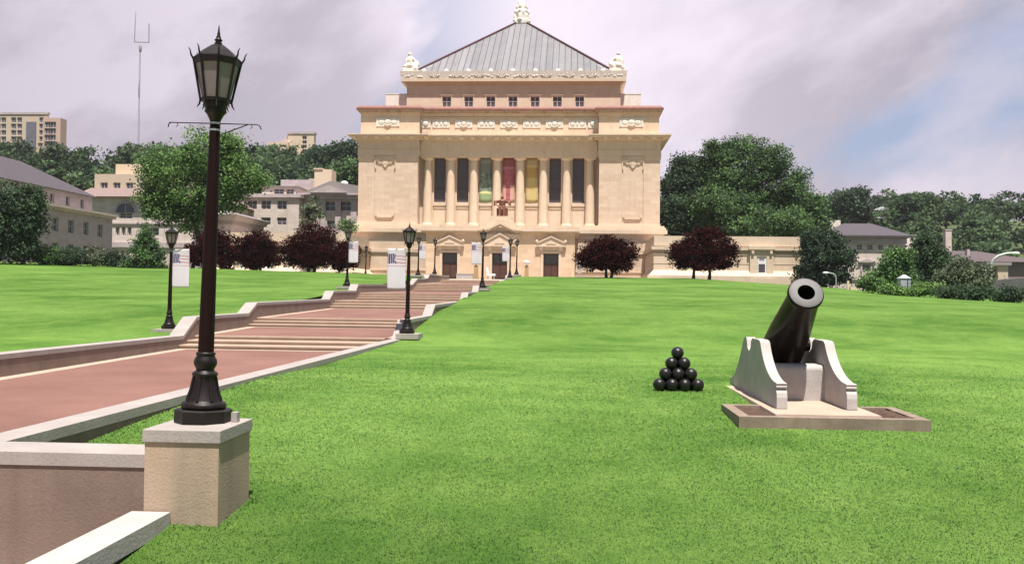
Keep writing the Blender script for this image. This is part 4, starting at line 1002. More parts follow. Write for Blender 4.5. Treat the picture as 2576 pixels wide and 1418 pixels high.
for xc in (316, 379):
    m = MB(); c = px(xc,535,YB_-.0); r_ = 1.9
    prof = [(c.x+r_*math.cos(PI*k/14), c.z+r_*math.sin(PI*k/14)) for k in range(15)]
    m.prism_y(prof, YB_-.06, YB_-.005); o = m.build('arch_window', PANE, Bd)
    m = MB(); m.tube([(a_, YB_-.08, b2) for a_, b2 in prof], .2, 6); m.tube([(c.x,YB_-.08,c.z),(c.x,YB_-.08,c.z+r_)], .09, 5); m.build('arch_frame', LIMED, o)
m = MB(); zl = zz(300,609,YB_); m.box(xa-.3,xb+.3,YB_-.4,YB_-.004,zl-.9,zl); m.box(xa-.2,xb+.2,YB_-.25,YB_-.004,zz(310,560,YB_)-.25,zz(310,560,YB_)); m.build('ledge', LIMED, Bd)
m = MB(); m.taper(xa-1.2,xb+1.2,YB_-1.3,195,zr+.003,xa+1.0,xb-1.0,YB_+1.2,194,zr2+.4); m.build('eave_roof', TILE, Bd)
x2, x3 = px(238,450,YB_+2).x, px(470,450,YB_+2).x; z2, z3 = zr2+.1, zz(300,438,YB_+2)
opu = []
for a_, b2 in ((253,271),(285,303),(317,335),(350,368),(385,403)): opu.append((px(a_,450,YB_+2).x-x2, px(b2,450,YB_+2).x-x2, zz(300,474,YB_+2), zz(300,459,YB_+2)))
m = MB(); m.facade((x2,YB_+2),(x3,YB_+2),z2,z3,opu,.3); m.quad((x3,YB_+2,z2),(x3,190,z2),(x3,190,z3),(x3,YB_+2,z3)); m.quad((x2,YB_+2,z2),(x2,YB_+2,z3),(x2,190,z3),(x2,190,z2)); m.quad((x2,YB_+2,z3),(x3,YB_+2,z3),(x3,190,z3),(x2,190,z3)); m.build('upper_wall', BUFF, Bd); windows(Bd, (x2,YB_+2), (x3,YB_+2), opu, .3)
m = MB(); m.box(px(291,420,YB_+4).x,px(372,420,YB_+4).x,YB_+4,184,z3+.002,zz(320,413,YB_+4)); m.build('penthouse', CREAM, Bd)
# C: low annex behind the maples
C_ = empty('annex_building', (-50, 150, 3), 'low grey annex with heavy sloping cornice behind the left maples', 'building')
m = MB(); xC = -43.5; m.box(-50,xC,150,164.5,-1,10.8); m.build('wall', LIMED, C_)
m = MB(); m.box(-50,xC+.3,149.6,164.7,10.802,11.4); m.taper(-50,xC+.7,149.2,164.8,11.402,-50,xC+1.2,148.6,164.9,12.3); m.taper(-50,xC+1.2,148.6,164.9,12.303,-50,xC-1,151,164,13.0); m.build('cornice', ROOFG, C_)
# D: large pale classical building beside the hall
D = empty('classical_building', (-50, 200, 3), 'pale classical building with grey pediment roof left of the hall', 'building')
YD = 190.0; xd = lambda x_: px(x_,530,YD).x; zd = lambda y_: px(700,y_,YD).z
m = MB(); xa, xb = xd(600), xd(752); ops = []
for a_, b2 in ((632-7,655-8),(664+16-2,664+37-2),(731-2+1,751-1)): pass
for xc in (629.5,651.5+30-.0*1,702+33.5-28): pass
for xc in (634,669,709): ops.append((xd(xc-12)-xa, xd(xc+12)-xa, zd(527), zd(504)))
for xc in (669,709): ops.append((xd(xc-12)-xa, xd(xc+12)-xa, zd(566), zd(547)))
ops.append((xd(634-8)-xa, xd(634+12)-xa, zd(566), zd(547)))
m.facade((xa,YD),(xb,YD),-1,zd(497),ops,.35); m.quad((xb,YD,-1),(xb,YD+4,-1),(xb,YD+4,zd(497)),(xb,YD,zd(497))); m.quad((xa,YD,-1),(xa,YD,zd(497)),(xa,220,zd(497)),(xa,220,-1)); m.build('wall', LIME, D); windows(D, (xa,YD), (xb,YD), ops, .35)
m = MB(); m.box(xa-.5,xb+.5,YD-.5,218,zd(497)+.003,zd(488)); m.build('parapet', LIMED, D)
m = MB(); x2, x3 = xd(650), xd(737); ops = [(xd(681)-x2, xd(706)-x2, zd(487), zd(472)),(xd(712)-x2, xd(731)-x2, zd(487), zd(472))]
m.facade((x2,YD+2),(x3,YD+2),zd(488)+.003,zd(467),ops,.3); m.quad((x3,YD+2,zd(488)),(x3,215,zd(488)),(x3,215,zd(467)),(x3,YD+2,zd(467))); m.quad((x2,YD+2,zd(488)),(x2,YD+2,zd(467)),(x2,215,zd(467)),(x2,215,zd(488)))
m.build('attic_wall', LIME, D); windows(D, (x2,YD+2), (x3,YD+2), ops, .3); m = MB(); m.box(x2-.4,x3+.4,YD+1.6,216,zd(467)+.003,zd(465)); m.build('attic_roof', ROOFG, D)
m = MB(); x4, x5 = xd(753), -24.0; zt = zd(497); ops = []
for xc in (821,862): ops.append((xd(xc-15)-x4, xd(xc+13)-x4, zd(526), zd(498)+.0-.3))
for xc in (825,862): ops.append((xd(xc-12)-x4, xd(xc+12)-x4, zd(572), zd(550)))
ops = [(a_, b2, c_, min(d_, zt-.2)) for a_, b2, c_, d_ in ops]
m.facade((x4,YD+3),(x5,YD+3),-1,zt,ops,.4); m.quad((x5,YD+3,-1),(x5,225,-1),(x5,225,zt),(x5,YD+3,zt)); m.build('wing_wall', LIME, D); windows(D, (x4,YD+3), (x5,YD+3), ops, .4)
m = MB()
for xc in (790,803,842,882): q = xd(xc); m.box(q-.6,q+.6,YD+2.7,YD+2.996,5,zt)
m.box(x4-.3,x5+.5,YD+2.2,225,zt+.003,zd(487)); m.box(x4-.9,x5+1,YD+1.5,225.5,zd(487)+.003,zd(483)); m.build('entablature', LIMED, D)
m = MB(); zc = zd(483)+.004; xm = xd(825)
m.prism_y([(xd(752),zc),(x5+1,zc),(xm,zd(452))], YD+1.6, 226); m.build('roof', ROOFG, D)
m = MB(); m.prism_y([(xd(775),zc+.05),(xd(868),zc+.05),(xd(822),zd(464))], YD+1.0, YD+1.58); m.build('pediment', LIMED, D)
m = MB(); m.box(xd(763),xd(808),YD+8,YD+12,zd(483),px(780,426,YD+8).z); m.box(xd(763)-.2,xd(785),YD+7.8,YD+12.2,px(780,426,YD+8).z+.003,px(780,423,YD+8).z); m.build('chimney', CREAM, D)
m = MB(); m.lathe([(.75,zd(465)),(.75,zd(443)),(.4,zd(440))], 14, (xd(836),YD+10,0)); m.build('roof_vent', WHITE, D)
m = MB(); m.box(xd(735),xd(765),YD+12,YD+13,zd(483),px(745,449,YD+12).z); m.box(xd(660),xd(735)-.01,YD+12,YD+13,zd(475),px(700,452,YD+12).z); m.build('roof_parapet', LIMED, D)
# far tower blocks on the left hilltop
def tower(name, label, Y, xl, xr, yt, yb, mat, cols, rows, ww, wh, deep=18, side=None):
    r_ = empty(name, tuple(px((xl+xr)/2, yb, Y)), label, 'apartment block')
    x0, x1 = px(xl,yt,Y).x, px(xr,yt,Y).x; z1, z0 = px(xl,yt,Y).z, px(xl,yb,Y).z-25
    ops = []
    for c in cols:
        for q in rows: uc, zc = px(c,q,Y).x-x0, px(c,q,Y).z; ops.append((uc-ww/2,uc+ww/2,zc-wh/2,zc+wh/2))
    m = MB(); m.facade((x0,Y),(x1,Y),z0,z1,ops,.5)
    m.quad((x1,Y,z0),(x1,Y+deep,z0),(x1,Y+deep,z1),(x1,Y,z1)); m.quad((x0,Y,z0),(x0,Y,z1),(x0,Y+deep,z1),(x0,Y+deep,z0)); m.quad((x0,Y,z1),(x1,Y,z1),(x1,Y+deep,z1),(x0,Y+deep,z1))
    m.build('wall', mat, r_); windows(r_, (x0,Y), (x1,Y), ops, .5, mull=(1,0), fw=.2)
    m = MB(); m.box(x0-.3,x1+.3,Y-.3,Y+deep+.3,z1+.01,z1+.9); m.build('parapet', LIMED, r_)
    return r_
YT = 400.0
E_ = tower('apartment_tower', 'tall pinkish tan apartment block on the far left hilltop', YT, -40, 120, 288, 420, BUFF, [-20,-5,9,34,49,105], [302,318,334,350,366,382], 2.2, 2.4, deep=1.0)
m = MB(); a_, b2 = px(68,300,YT).x, px(92,300,YT).x; m.box(a_,b2,YT-.6,YT-.05,px(80,425,YT).z,px(80,307,YT).z); m.build('glass_strip', glassy('blue grey glazing', (0.12,0.12,0.15), (0.20,0.20,0.24), 0.2, 0.4), E_)
m = MB(); x0, x1 = px(121,300,YT).x, px(165,300,YT).x; zt, zb = px(130,297,YT-4).z, px(130,440,YT).z
ops = [(px(c,330,YT).x-x0-1.3, px(c,330,YT).x-x0+1.3, px(c,q,YT).z-1.3, px(c,q,YT).z+1.3) for c in (132,145.5) for q in (318,334,350,366)]
m.facade((x0,YT-4),(x1,YT-4),zb,zt,ops,.5); m.quad((x1,YT-4,zb),(x1,YT+1,zb),(x1,YT+1,zt),(x1,YT-4,zt)); m.quad((x0,YT-4,zb),(x0,YT-4,zt),(x0,YT,zt),(x0,YT,zb)); m.quad((x0,YT-4,zt),(x1,YT-4,zt),(x1,YT+1,zt),(x0,YT+1,zt)); m.quad((x0,YT+1,zb),(x0,YT+1,zt),(x1,YT+1,zt),(x1,YT+1,zb)); m.build('wing_wall', stone('pink brick', (0.50,0.34,0.28), (0.53,0.37,0.31), 0.2, fine=3), E_); windows(E_, (x0,YT-4), (x1,YT-4), ops, .5, mull=(1,0), fw=.2)
F_ = tower('hilltop_tower', 'cream stepped tower block on the hill above the pale building', YT, 724, 790, 337, 420, CREAM, [766], [347,358,369,380], 1.9, 1.7, deep=3)
m = MB(); x0, x1 = px(672,360,YT-3).x, px(724,360,YT-3).x; zt, zb = px(690,357,YT-3).z, px(690,420,YT).z
ops = [(px(a_,360,YT-3).x-x0, px(b2,360,YT-3).x-x0, px(690,q+4,YT-3).z, px(690,q-2,YT-3).z) for a_, b2 in ((680,699),(703,721)) for q in (366,382)]
m.facade((x0,YT-3),(x1,YT-3),zb,zt,ops,.6); m.quad((x0,YT-3,zb),(x0,YT-3,zt),(x0,YT+10,zt),(x0,YT+10,zb)); m.quad((x0,YT-3,zt),(x1,YT-3,zt),(x1,YT+10,zt),(x0,YT+10,zt)); m.quad((x1,YT-3,zb),(x1,YT,zb),(x1,YT,zt),(x1,YT-3,zt)); m.build('low_wing', CREAM, F_); windows(F_, (x0,YT-3), (x1,YT-3), ops, .6, mull=(2,0), fw=.2)
m = MB(); m.prism_y([(px(700,357,YT).x,px(700,357,YT).z+.02),(px(723.8,357,YT).x,px(723,357,YT).z+.02),(px(723.8,340,YT).x,px(723,340,YT).z)], YT+.5, YT+9); m.build('sloping_roof', LIMED, F_)
# antenna mast
YM = 460.0
ma = empty('antenna_mast', tuple(px(349,380,YM)), 'thin pale lattice antenna mast with forked top on the left hill', 'mast')
P_ = lambda x_, y_, dx=0: px(x_,y_,YM)+Vector((dx,0,0))
MAST = plain('pale galvanised mast', (0.30,0.26,0.29), 0.7)
m = MB()
for dx, dy in ((-.3,-.2),(.3,-.2),(0,.3)): m.tube([P_(348,400,dx)+Vector((0,dy,0)), P_(353,112,dx)+Vector((0,dy,0))], .09, 5)
zp = None
for k in range(60):
    t0, t1 = k/60, (k+1)/60; a_ = P_(348,400).lerp(P_(353,112), t0); b2 = P_(348,400).lerp(P_(353,112), t1); s = 1 if k % 2 else -1
    m.tube([a_+Vector((-.3*s,-.2,0)), b2+Vector((.3*s,-.2,0))], .05, 4)
m.build('lattice', MAST, ma)
m = MB(); m.tube([P_(338,106), P_(375,107)], .25, 6); m.tube([P_(338.5,106), P_(340,62), P_(342,30)], [.22,.18,.12], 6); m.tube([P_(374.5,107), P_(375,60)], .22, 6); m.build('fork', MAST, ma)
POD = plain('pod', (0.36,0.32,0.35), 0.7)
for c_, r_ in ((P_(353,122),(.7,.7,2.2)),(P_(350,225),(.5,.5,4.5))): m = MB(); m.ell(tuple(c_), r_); m.build('antenna_pod', POD, ma)

# right-hand side buildings
H = empty('hip_roof_house', (75, 205, 0), 'pale house with grey hip roof and pedimented window, right of the hall', 'house')
YH = 200.0; hx = lambda x_: px(x_,640,YH).x; hz = lambda y_: px(2190,y_,YH).z
m = MB(); xa, xb = hx(2080), hx(2277); ops = [(hx(a_)-xa, hx(b2)-xa, hz(628), hz(615)) for a_, b2 in ((2155,2169),(2182,2195),(2209,2222),(2236,2248))]
ops.append((hx(2170)-xa, hx(2189)-xa, hz(682), hz(664)))
m.facade((xa,YH),(xb,YH),-4,hz(612.8),ops,.35); m.quad((xb,YH,-4),(xb,225,-4),(xb,225,hz(612.8)),(xb,YH,hz(612.8))); m.quad((xa,YH,-4),(xa,YH,hz(612.8)),(xa,225,hz(612.8)),(xa,225,-4)); m.build('wall', LIME, H); windows(H, (xa,YH), (xb,YH), ops, .35)
m = MB(); m.box(xa-.25,xb+.25,YH-.25,225.2,hz(612.8)+.003,hz(597)); m.box(xa-.3,xb+.3,YH-.3,YH-.004,hz(704),hz(702)); m.build('frieze', LIMED, H)
m = MB(); zt = hz(597)+.004
m.box(xa-1.2,xb+1.2,YH-1.2,226,zt,zt+.35); m.add([(xa-1.2,YH-1.2,zt+.353),(xb+1.2,YH-1.2,zt+.353),(xb+1.2,226,zt+.353),(xa-1.2,226,zt+.353),(xa+6,YH+9,hz(566)+1.0),(hx(2226),YH+9,hz(566)+1.0),(hx(2226),YH+14,hz(566)+1.0),(xa+6,YH+14,hz(566)+1.0)], [(0,1,5,4),(1,2,6,5),(2,3,7,6),(3,0,4,7),(4,5,6,7)]); m.build('roof', SLATE, H)
m = MB(); m.box(hx(2106),hx(2147),YH+9.5,YH+13,hz(572),hz(560)+1.2); m.build('roof_box', PALE, H)
m = MB(); cx_ = hx(2179.5); m.box(cx_-1.6,cx_+1.6,YH-.5,YH-.004,hz(660),hz(658)); m.prism_y([(cx_-1.7,hz(657.9)),(cx_+1.7,hz(657.9)),(cx_,hz(650))], YH-.5, YH-.004); m.box(cx_-1.2,cx_-.85,YH-.2,YH-.004,hz(682),hz(660)-.01); m.box(cx_+.85,cx_+1.2,YH-.2,YH-.004,hz(682),hz(660)-.01); m.build('window_pediment', LIMED, H)
G_ = empty('side_building', (92, 215, 0), 'plain whitish block standing behind the hip roof house', 'building')
m = MB(); m.box(px(2274,640,212).x,px(2308,640,212).x,212,232,-4,px(2290,592,212).z); m.build('wall', PALE, G_); m = MB(); m.box(px(2274,640,212).x-.2,px(2308,640,212).x+.2,211.8,232.2,px(2290,592,212).z+.003,px(2290,590.5,212).z); m.build('parapet', LIMED, G_)
I = empty('low_building', (110, 190, 0), 'low building with dark hip roof and tall chimney at the right edge', 'building')
YI = 185.0; ix = lambda x_: px(x_,660,YI).x; iz = lambda y_: px(2450,y_,YI).z
m = MB(); xa, xb = ix(2358), ix(2620); ops = [(ix(a_)-xa, ix(b2)-xa, iz(684), iz(677)) for a_, b2 in ((2420,2448),(2462,2490),(2500,2530))]+[(ix(2500)-xa, ix(2550)-xa, iz(668.5), iz(663))]
m.facade((xa,YI),(xb,YI),-5,iz(658),ops,.4); m.quad((xa,YI,-5),(xa,YI,iz(658)),(xa,210,iz(658)),(xa,210,-5)); m.build('wall', stone('brown grey brick', (0.20,0.15,0.145), (0.25,0.19,0.18), 0.4, fine=4), I); windows(I, (xa,YI), (xb,YI), ops, .4, mull=(2,0))
m = MB(); zt = iz(658)+.003; m.add([(xa-1,YI-1,zt),(xb+1,YI-1,zt),(xb+1,211,zt),(xa-1,211,zt),(ix(2376)+1,YI+8,iz(626)),(ix(2500),YI+8,iz(626)),(ix(2500),YI+14,iz(626)),(ix(2376)+1,YI+14,iz(626))], [(0,1,5,4),(1,2,6,5),(2,3,7,6),(3,0,4,7),(4,5,6,7),(3,2,1,0)]); m.build('roof', plain('dark brown roof', (0.10,0.075,0.08), 0.75), I)
m = MB(); cx0, cx1 = px(2379,600,YI+10).x, px(2394,600,YI+10).x; m.box(cx0,cx1,YI+10,YI+11.4,iz(630),px(2385,579,YI+10).z); m.box(cx0-.1,cx1+.1,YI+9.9,YI+11.5,px(2385,579,YI+10).z+.003,px(2385,577,YI+10).z); m.build('chimney', LIME, I)
m = MB(); m.box(ix(2455),ix(2462),YI+4,YI+5,iz(640),iz(624)); m.build('roof_vent', LIMED, I); m = MB(); m.box(ix(2350),ix(2354),YI+1,YI+2,iz(660),iz(619)); m.build('flue', LIMED, I)
J = empty('porch_building', (95, 150, 0), 'small pale porch building with dark doorway near the right edge', 'building')
YJ = 160.0; m = MB(); xa, xb = px(2486,680,YJ).x, px(2536,680,YJ).x; za, zb = -3.0, px(2500,667,YJ).z; ops = [(px(2496,680,YJ).x-xa, px(2510,680,YJ).x-xa, px(2500,706,YJ).z, px(2500,674,YJ).z)]
m.facade((xa,YJ),(xb,YJ),za,zb,ops,.5); m.quad((xb,YJ,za),(xb,YJ+8,za),(xb,YJ+8,zb),(xb,YJ,zb)); m.quad((xa,YJ,za),(xa,YJ,zb),(xa,YJ+8,zb),(xa,YJ+8,za)); m.build('wall', BUFF, J); windows(J, (xa,YJ), (xb,YJ), ops, .5, mull=(0,0)); m = MB(); m.box(xa-.4,xb+.4,YJ-.4,YJ+8.4,zb+.003,zb+.5); m.build('roof', ROOFG, J)
m = MB(); m.prism_y([(px(2464,715,118).x,-4),(px(2640,715,118).x,-4),(px(2640,700,118).x,px(2576,700,118).z),(px(2562,700,118).x,px(2562,700,118).z),(px(2478,708,118).x,px(2478,707,118).z),(px(2466,712,118).x,px(2470,714,118).z)], 118, 121)
tag(m.build('street_wall', stone('dark grey street wall', (0.085,0.085,0.09), (0.11,0.11,0.115), 1.0), org=(70,118,-2)), 'long dark grey street wall behind the right hand bushes', 'wall')
# street lights, kiosk, marker post
def street_light(label, Y, pole, tip, base, tube=.09):
    b_ = px(*base, Y); r_ = empty('street_light', tuple(b_), label, 'street light', 'pale cobra head street lights')
    p0 = px(*pole[0], Y); pts = [b_] + [px(*q, Y) for q in pole]
    m = MB(); m.tube(pts, [tube*1.2]+[tube]*(len(pts)-1), 8); m.build('pole', plain('grey light pole', (0.40,0.41,0.42), 0.5, 0.3), r_)
    h = px(*tip, Y); d = (h-pts[-1]); m = MB(); c = pts[-1].lerp(h, .5); m.ell(tuple(c), (max(.4, abs(d.x)*.62), .22, .16)); m.build('lamp_head', plain('pale lamp head', (0.72,0.74,0.76), 0.4), r_)
street_light('curved street light just right of the hall, reaching left', 125, [(2103,700),(2102,693),(2097,689),(2088,686.5),(2083,686)], (2071,686), (2103,760))
street_light('pale street light reaching right from behind the hall wing', 150, [(2014,700),(2018,689),(2026,683),(2036,679),(2044,678)], (2059,677), (2012,770))
street_light('tall arching street light at the far right edge', 105, [(2492,680),(2493,665),(2499,652),(2512,643),(2530,638),(2545,636.5)], (2564,637.5), (2490,790), .13)
YK = 84.0
k = empty('kiosk', tuple(px(2274,728,YK)), 'small grey metal kiosk with pointed roof among the hedges', 'kiosk')
c = px(2274,728,YK); zt = px(2274,700,YK).z; w = .42
m = MB(); m.box(c.x-w,c.x+w,YK-w,YK+w,c.z-1.5,zt); m.build('body', plain('grey kiosk paint', (0.36,0.39,0.43), 0.5), k)
m = MB(); zp = px(2274,690.5,YK).z; m.add([(c.x-w-.06,YK-w-.06,zt+.002),(c.x+w+.06,YK-w-.06,zt+.002),(c.x+w+.06,YK+w+.06,zt+.002),(c.x-w-.06,YK+w+.06,zt+.002),(c.x-.1,YK,zp),(c.x+.1,YK,zp)], [(0,1,5,4),(1,2,5),(2,3,4,5),(3,0,4),(3,2,1,0)]); m.build('roof', plain('grey kiosk roof', (0.42,0.45,0.48), 0.5), k)
m = MB(); m.box(c.x+.1,c.x+.22,YK-w-.015,YK-w-.002,c.z-1,zt-.05); m.build('door_gap', plain('dark gap', (0.10,0.11,0.13), 0.5), k)
c = px(2133,728,100); m = MB(); m.box(c.x-.1,c.x+.1,99.9,100.1,c.z-1.5,px(2133,706,100).z); m.box(c.x+.2,c.x+1.1,99.8,100.3,c.z-1.5,c.z+.25)
tag(m.build('marker_post', CREAM, org=c), 'pale marker post and stone block at the right lawn edge', 'post')

# ------------------------------------------------------------------ trees and shrubs
G_MID = leafmat('green foliage', (0.020,0.038,0.025), (0.185,0.32,0.11))
G_DARK = leafmat('dark green foliage', (0.020,0.032,0.025), (0.100,0.165,0.085))
G_BRIGHT = leafmat('bright green foliage', (0.034,0.062,0.028), (0.27,0.45,0.13))
G_RED = leafmat('dark red maple foliage', (0.010,0.0022,0.0024), (0.058,0.011,0.011), 0.15, 0.04)
G_GREY = leafmat('grey green foliage', (0.05,0.065,0.042), (0.24,0.28,0.18))
G_FAR = leafmat('distant hillside foliage', (0.034,0.056,0.036), (0.115,0.185,0.080))
BARK = stone('tree bark', (0.07,0.05,0.04), (0.12,0.09,0.07), 3, fine=20)
def leafcloud(lobes, n, leaf, seed, clump=None, bias=0.0, flat=0.0, per=30, zmin=None):
    """n leaf quads in clumps through the lobes [(cx,cy,cz,rx,ry,rz[,density])]; returns verts, quads, tint"""
    g = np.random.default_rng(seed)
    L = np.array([l[:6] for l in lobes], float); dens = np.array([l[6] if len(l) > 6 else 1.0 for l in lobes])
    w = (L[:, 3]*L[:, 4]*L[:, 5])**(2/3)*dens; w /= w.sum()
    nc = max(8, n//per); li = g.choice(len(L), nc, p=w)
    d = g.normal(size=(nc, 3)); d /= np.linalg.norm(d, axis=1)[:, None]
    rad = np.where(g.random(nc) < 0.78, 0.70+0.27*g.random(nc), 0.2+0.5*g.random(nc))
    cc = L[li, :3] + d*L[li, 3:6]*rad[:, None]
    cs = (clump if clump else leaf*2.2)*(0.6+0.8*g.random(nc)); ct = np.clip(g.normal(0.44+bias, 0.26, nc), 0, 1)
    k = g.integers(0, nc, n); off = np.clip(g.normal(size=(n, 3)), -1.5, 1.5)*cs[k][:, None]*np.array([1, 1, 0.62])
    c = cc[k]+off
    nrm = d[k]*0.55 + g.normal(size=(n, 3))*0.6 + np.array([0, 0, 0.45+flat]); nrm /= np.linalg.norm(nrm, axis=1)[:, None]
    t1 = np.cross(nrm, g.normal(size=(n, 3))); t1 /= np.linalg.norm(t1, axis=1)[:, None]; t2 = np.cross(nrm, t1)
    s = leaf*(0.55+0.9*g.random(n)); t1 *= (s*0.62)[:, None]; t2 *= (s*0.42)[:, None]
    V = np.stack([c-t1, c-t2*1.1, c+t1, c+t2*1.1], 1).reshape(-1, 3)
    tint = np.clip(ct[k]+g.normal(0, 0.10, n), 0, 1)
    if zmin is not None:
        ok = c[:, 2] > zmin + 0.35*np.sin(c[:, 0]*1.9)+0.25*np.sin(c[:, 0]*4.3+1); V = V.reshape(-1, 4, 3)[ok].reshape(-1, 3); tint = tint[ok]; n = int(ok.sum())
    return V, np.arange(4*n).reshape(-1, 4), tint
def plobes(Y, specs, depth=0.85, sc=0.94):
    """lobes given by their outline in the photograph at depth Y -> real ellipsoids"""
    out = []
    for s in specs:
        x, y, rx, ry = s[:4]; dy = s[4] if len(s) > 4 else 0; de = s[5] if len(s) > 5 else 1.0
        c = px(x, y, Y+dy); k = (Y+dy)/F; out.append((c.x, c.y, c.z, rx*k*sc, max(rx, ry)*k*depth*sc, ry*k*sc, de))
    return out
def tree(name, label, cat, Y, specs, base, n, leaf, mat, seed, trunk_r=0.25, group=None, part='crown', bias=0.0, limbs=5, depth=0.85, clump=None, multi=None, sc=0.92, knobs=4, per=30, floor=None):
    main = plobes(Y, specs, depth, sc); lobes = list(main); b = px(*base, Y)
    g = float(ter(b.x, b.y)); zb = max(g-.2, b.z-.3) if abs(g-b.z) > 3 else g-.1
    root = empty(name, (b.x, b.y, zb), label, cat, group)
    gk = random.Random(seed*7+1)
    for l in main:                                           # smaller boughs swelling out of each big lobe
        for _ in range(knobs):
            u = Vector((gk.gauss(0,1), gk.gauss(0,1), gk.gauss(0.25,0.9))).normalized(); q = gk.uniform(.26,.44); o_ = gk.uniform(.74,1.0)
            lobes.append((l[0]+u.x*l[3]*o_, l[1]+u.y*l[4]*o_, l[2]+u.z*l[5]*o_, l[3]*q, l[4]*q, l[5]*q, 0.9*l[6]))
    V, Q, t = leafcloud(lobes, n, leaf, seed, clump, bias, per=per, zmin=None if floor is None else px(base[0], floor, Y).z)
    np_mesh(part, V, Q, mat, root, tint=t)
    if trunk_r:
        mb = MB(); top = Vector(lobes[0][:3]); rr = random.Random(seed)
        stems = multi if multi else [0.0]
        for dx in stems:
            b0 = Vector((b.x+dx, b.y, zb)); fork = b0.lerp(top, .45) + Vector((dx*.4, 0, 0))
            mb.tube([b0, b0.lerp(fork, .5)+Vector((rr.uniform(-.1,.1)*2,0,0)), fork], [trunk_r*1.25, trunk_r*.95, trunk_r*.8], 9)
            for l in rr.sample(main, min(limbs, len(main))):
                e = Vector(l[:3]); mid = fork.lerp(e, .5)+Vector((rr.uniform(-.4,.4), rr.uniform(-.4,.4), rr.uniform(-.2,.4)))
                mb.tube([fork, mid, e, e+(e-fork)*.08], [trunk_r*.7, trunk_r*.45, trunk_r*.25, trunk_r*.06], 7)
        mb.build('trunk', BARK, root)
    return root
RM = 'dark red maples in front of the hall'
tree('red_maple','round dark red maple on the lawn edge left of the right wing','tree',103,[(1527,640,58,38),(1500,655,46,28),(1560,650,44,32),(1525,612,40,20),(1482,648,28,18),(1580,632,24,24),(1540,672,50,16)],(1529,693),22000,.15,G_RED,11,.16,RM,multi=[-.15,.35],floor=684,sc=0.99)
tree('red_maple','largest right red maple, in front of the low wing door','tree',105,[(1770,632,68,42),(1735,650,50,30),(1810,645,48,34),(1765,595,44,22),(1715,632,32,26),(1830,620,26,24),(1770,668,70,16)],(1768,693),28000,.15,G_RED,12,.17,RM,multi=[-1.0,.7],floor=684,sc=0.99)
tree('red_maple','biggest left red maple, between the annex and the hall base','tree',110,[(792,620,66,42),(755,640,48,30),(835,640,46,40),(795,590,50,24),(735,620,30,24),(860,655,24,28),(790,655,60,20)],(787,692),24000,.16,G_RED,13,.18,RM,multi=[-.5,.1],floor=679,sc=1.08)
tree('red_maple','middle left red maple with low wide crown','tree',112,[(648,630,48,34),(618,645,34,28),(680,640,36,32),(650,602,36,18),(650,660,44,18)],(648,687),17000,.16,G_RED,14,.16,RM,multi=[-.1,.3],floor=677,sc=1.08)
tree('red_maple','red maple right behind the tall near lamp pole','tree',112,[(552,625,40,36),(525,640,34,34),(585,630,32,36),(548,598,34,18),(560,662,36,16)],(555,687),10000,.18,G_RED,15,.16,RM,floor=677,sc=1.08)
tree('red_maple','outermost left red maple beside the flag banner','tree',114,[(500,630,26,34),(490,645,20,30),(512,620,20,30)],(484,686),5000,.18,G_RED,16,.22,RM,limbs=2,floor=677,sc=1.08)
tree('red_maple','small red maple hidden behind the lamp and banner at the left base','tree',113,[(880,640,24,30),(872,660,26,18)],(850,693),4500,.18,G_RED,17,.12,RM,limbs=2,floor=679,sc=1.08)
tree('broad_tree','very large green tree behind the low right wing','tree',176,[(1850,440,92,78,0),(1858,372,44,32),(1800,520,84,62,-4),(1925,480,82,84,2),(1948,402,52,40),(1880,560,130,45,-5),(1805,395,46,42),(1998,480,42,58),(1990,560,52,45,-5),(1775,450,50,50,3),(2015,440,22,20,0,.5),(1905,365,30,22,0,.4)],(1860,720),85000,.30,G_MID,21,.7,bias=-.02)
tree('broad_tree','dark green tree between the hall and the very large tree','tree',178,[(1722,470,54,66),(1728,410,34,32),(1700,540,46,58,-4),(1760,530,44,60),(1690,470,26,36),(1715,575,50,25,-4)],(1715,720),38000,.30,G_DARK,22,.5,bias=.05)
tree('broad_tree','loose bright green tree left of the hall, behind the near lamp','tree',118,[(455,420,84,62),(530,392,80,56),(590,440,68,50),(405,480,46,58),(475,500,84,52),(560,490,60,46),(640,452,38,24),(505,346,34,24,0,.35),(608,372,13,34,0,.3),(570,362,16,14,0,.3),(380,420,40,40),(420,540,54,26),(500,560,46,22,0,.6)],(520,690),45000,.22,G_BRIGHT,23,.4,limbs=9,bias=-.03,per=55,clump=.75)
tree('broad_tree','lighter green tree filling the gap right of the very large tree','tree',200,[(2035,550,40,52),(2050,590,36,40),(2015,600,40,40),(2045,505,24,18)],(2035,720),9000,.45,G_MID,26,.3,bias=.05)
tree('conical_evergreen','dense conical evergreen left of the flag banner lamp','tree',100,[(370,668,55,15),(370,650,48,15),(369,633,40,15),(369,616,31,15),(368,600,22,14),(367,585,13,12),(366,572,6,10)],(370,684),12000,.16,G_MID,24,.14,limbs=1,bias=-.1)
tree('broad_tree','shaggy dark tree at the left edge with bare lower branches','tree',97,[(35,500,62,58),(62,560,44,60),(12,570,50,66),(60,620,40,36),(20,640,46,26,0,.5),(88,520,24,40)],(60,668),17000,.21,G_DARK,25,.2,limbs=6,bias=.05)
SH = 'shrubs in front of the grey building'
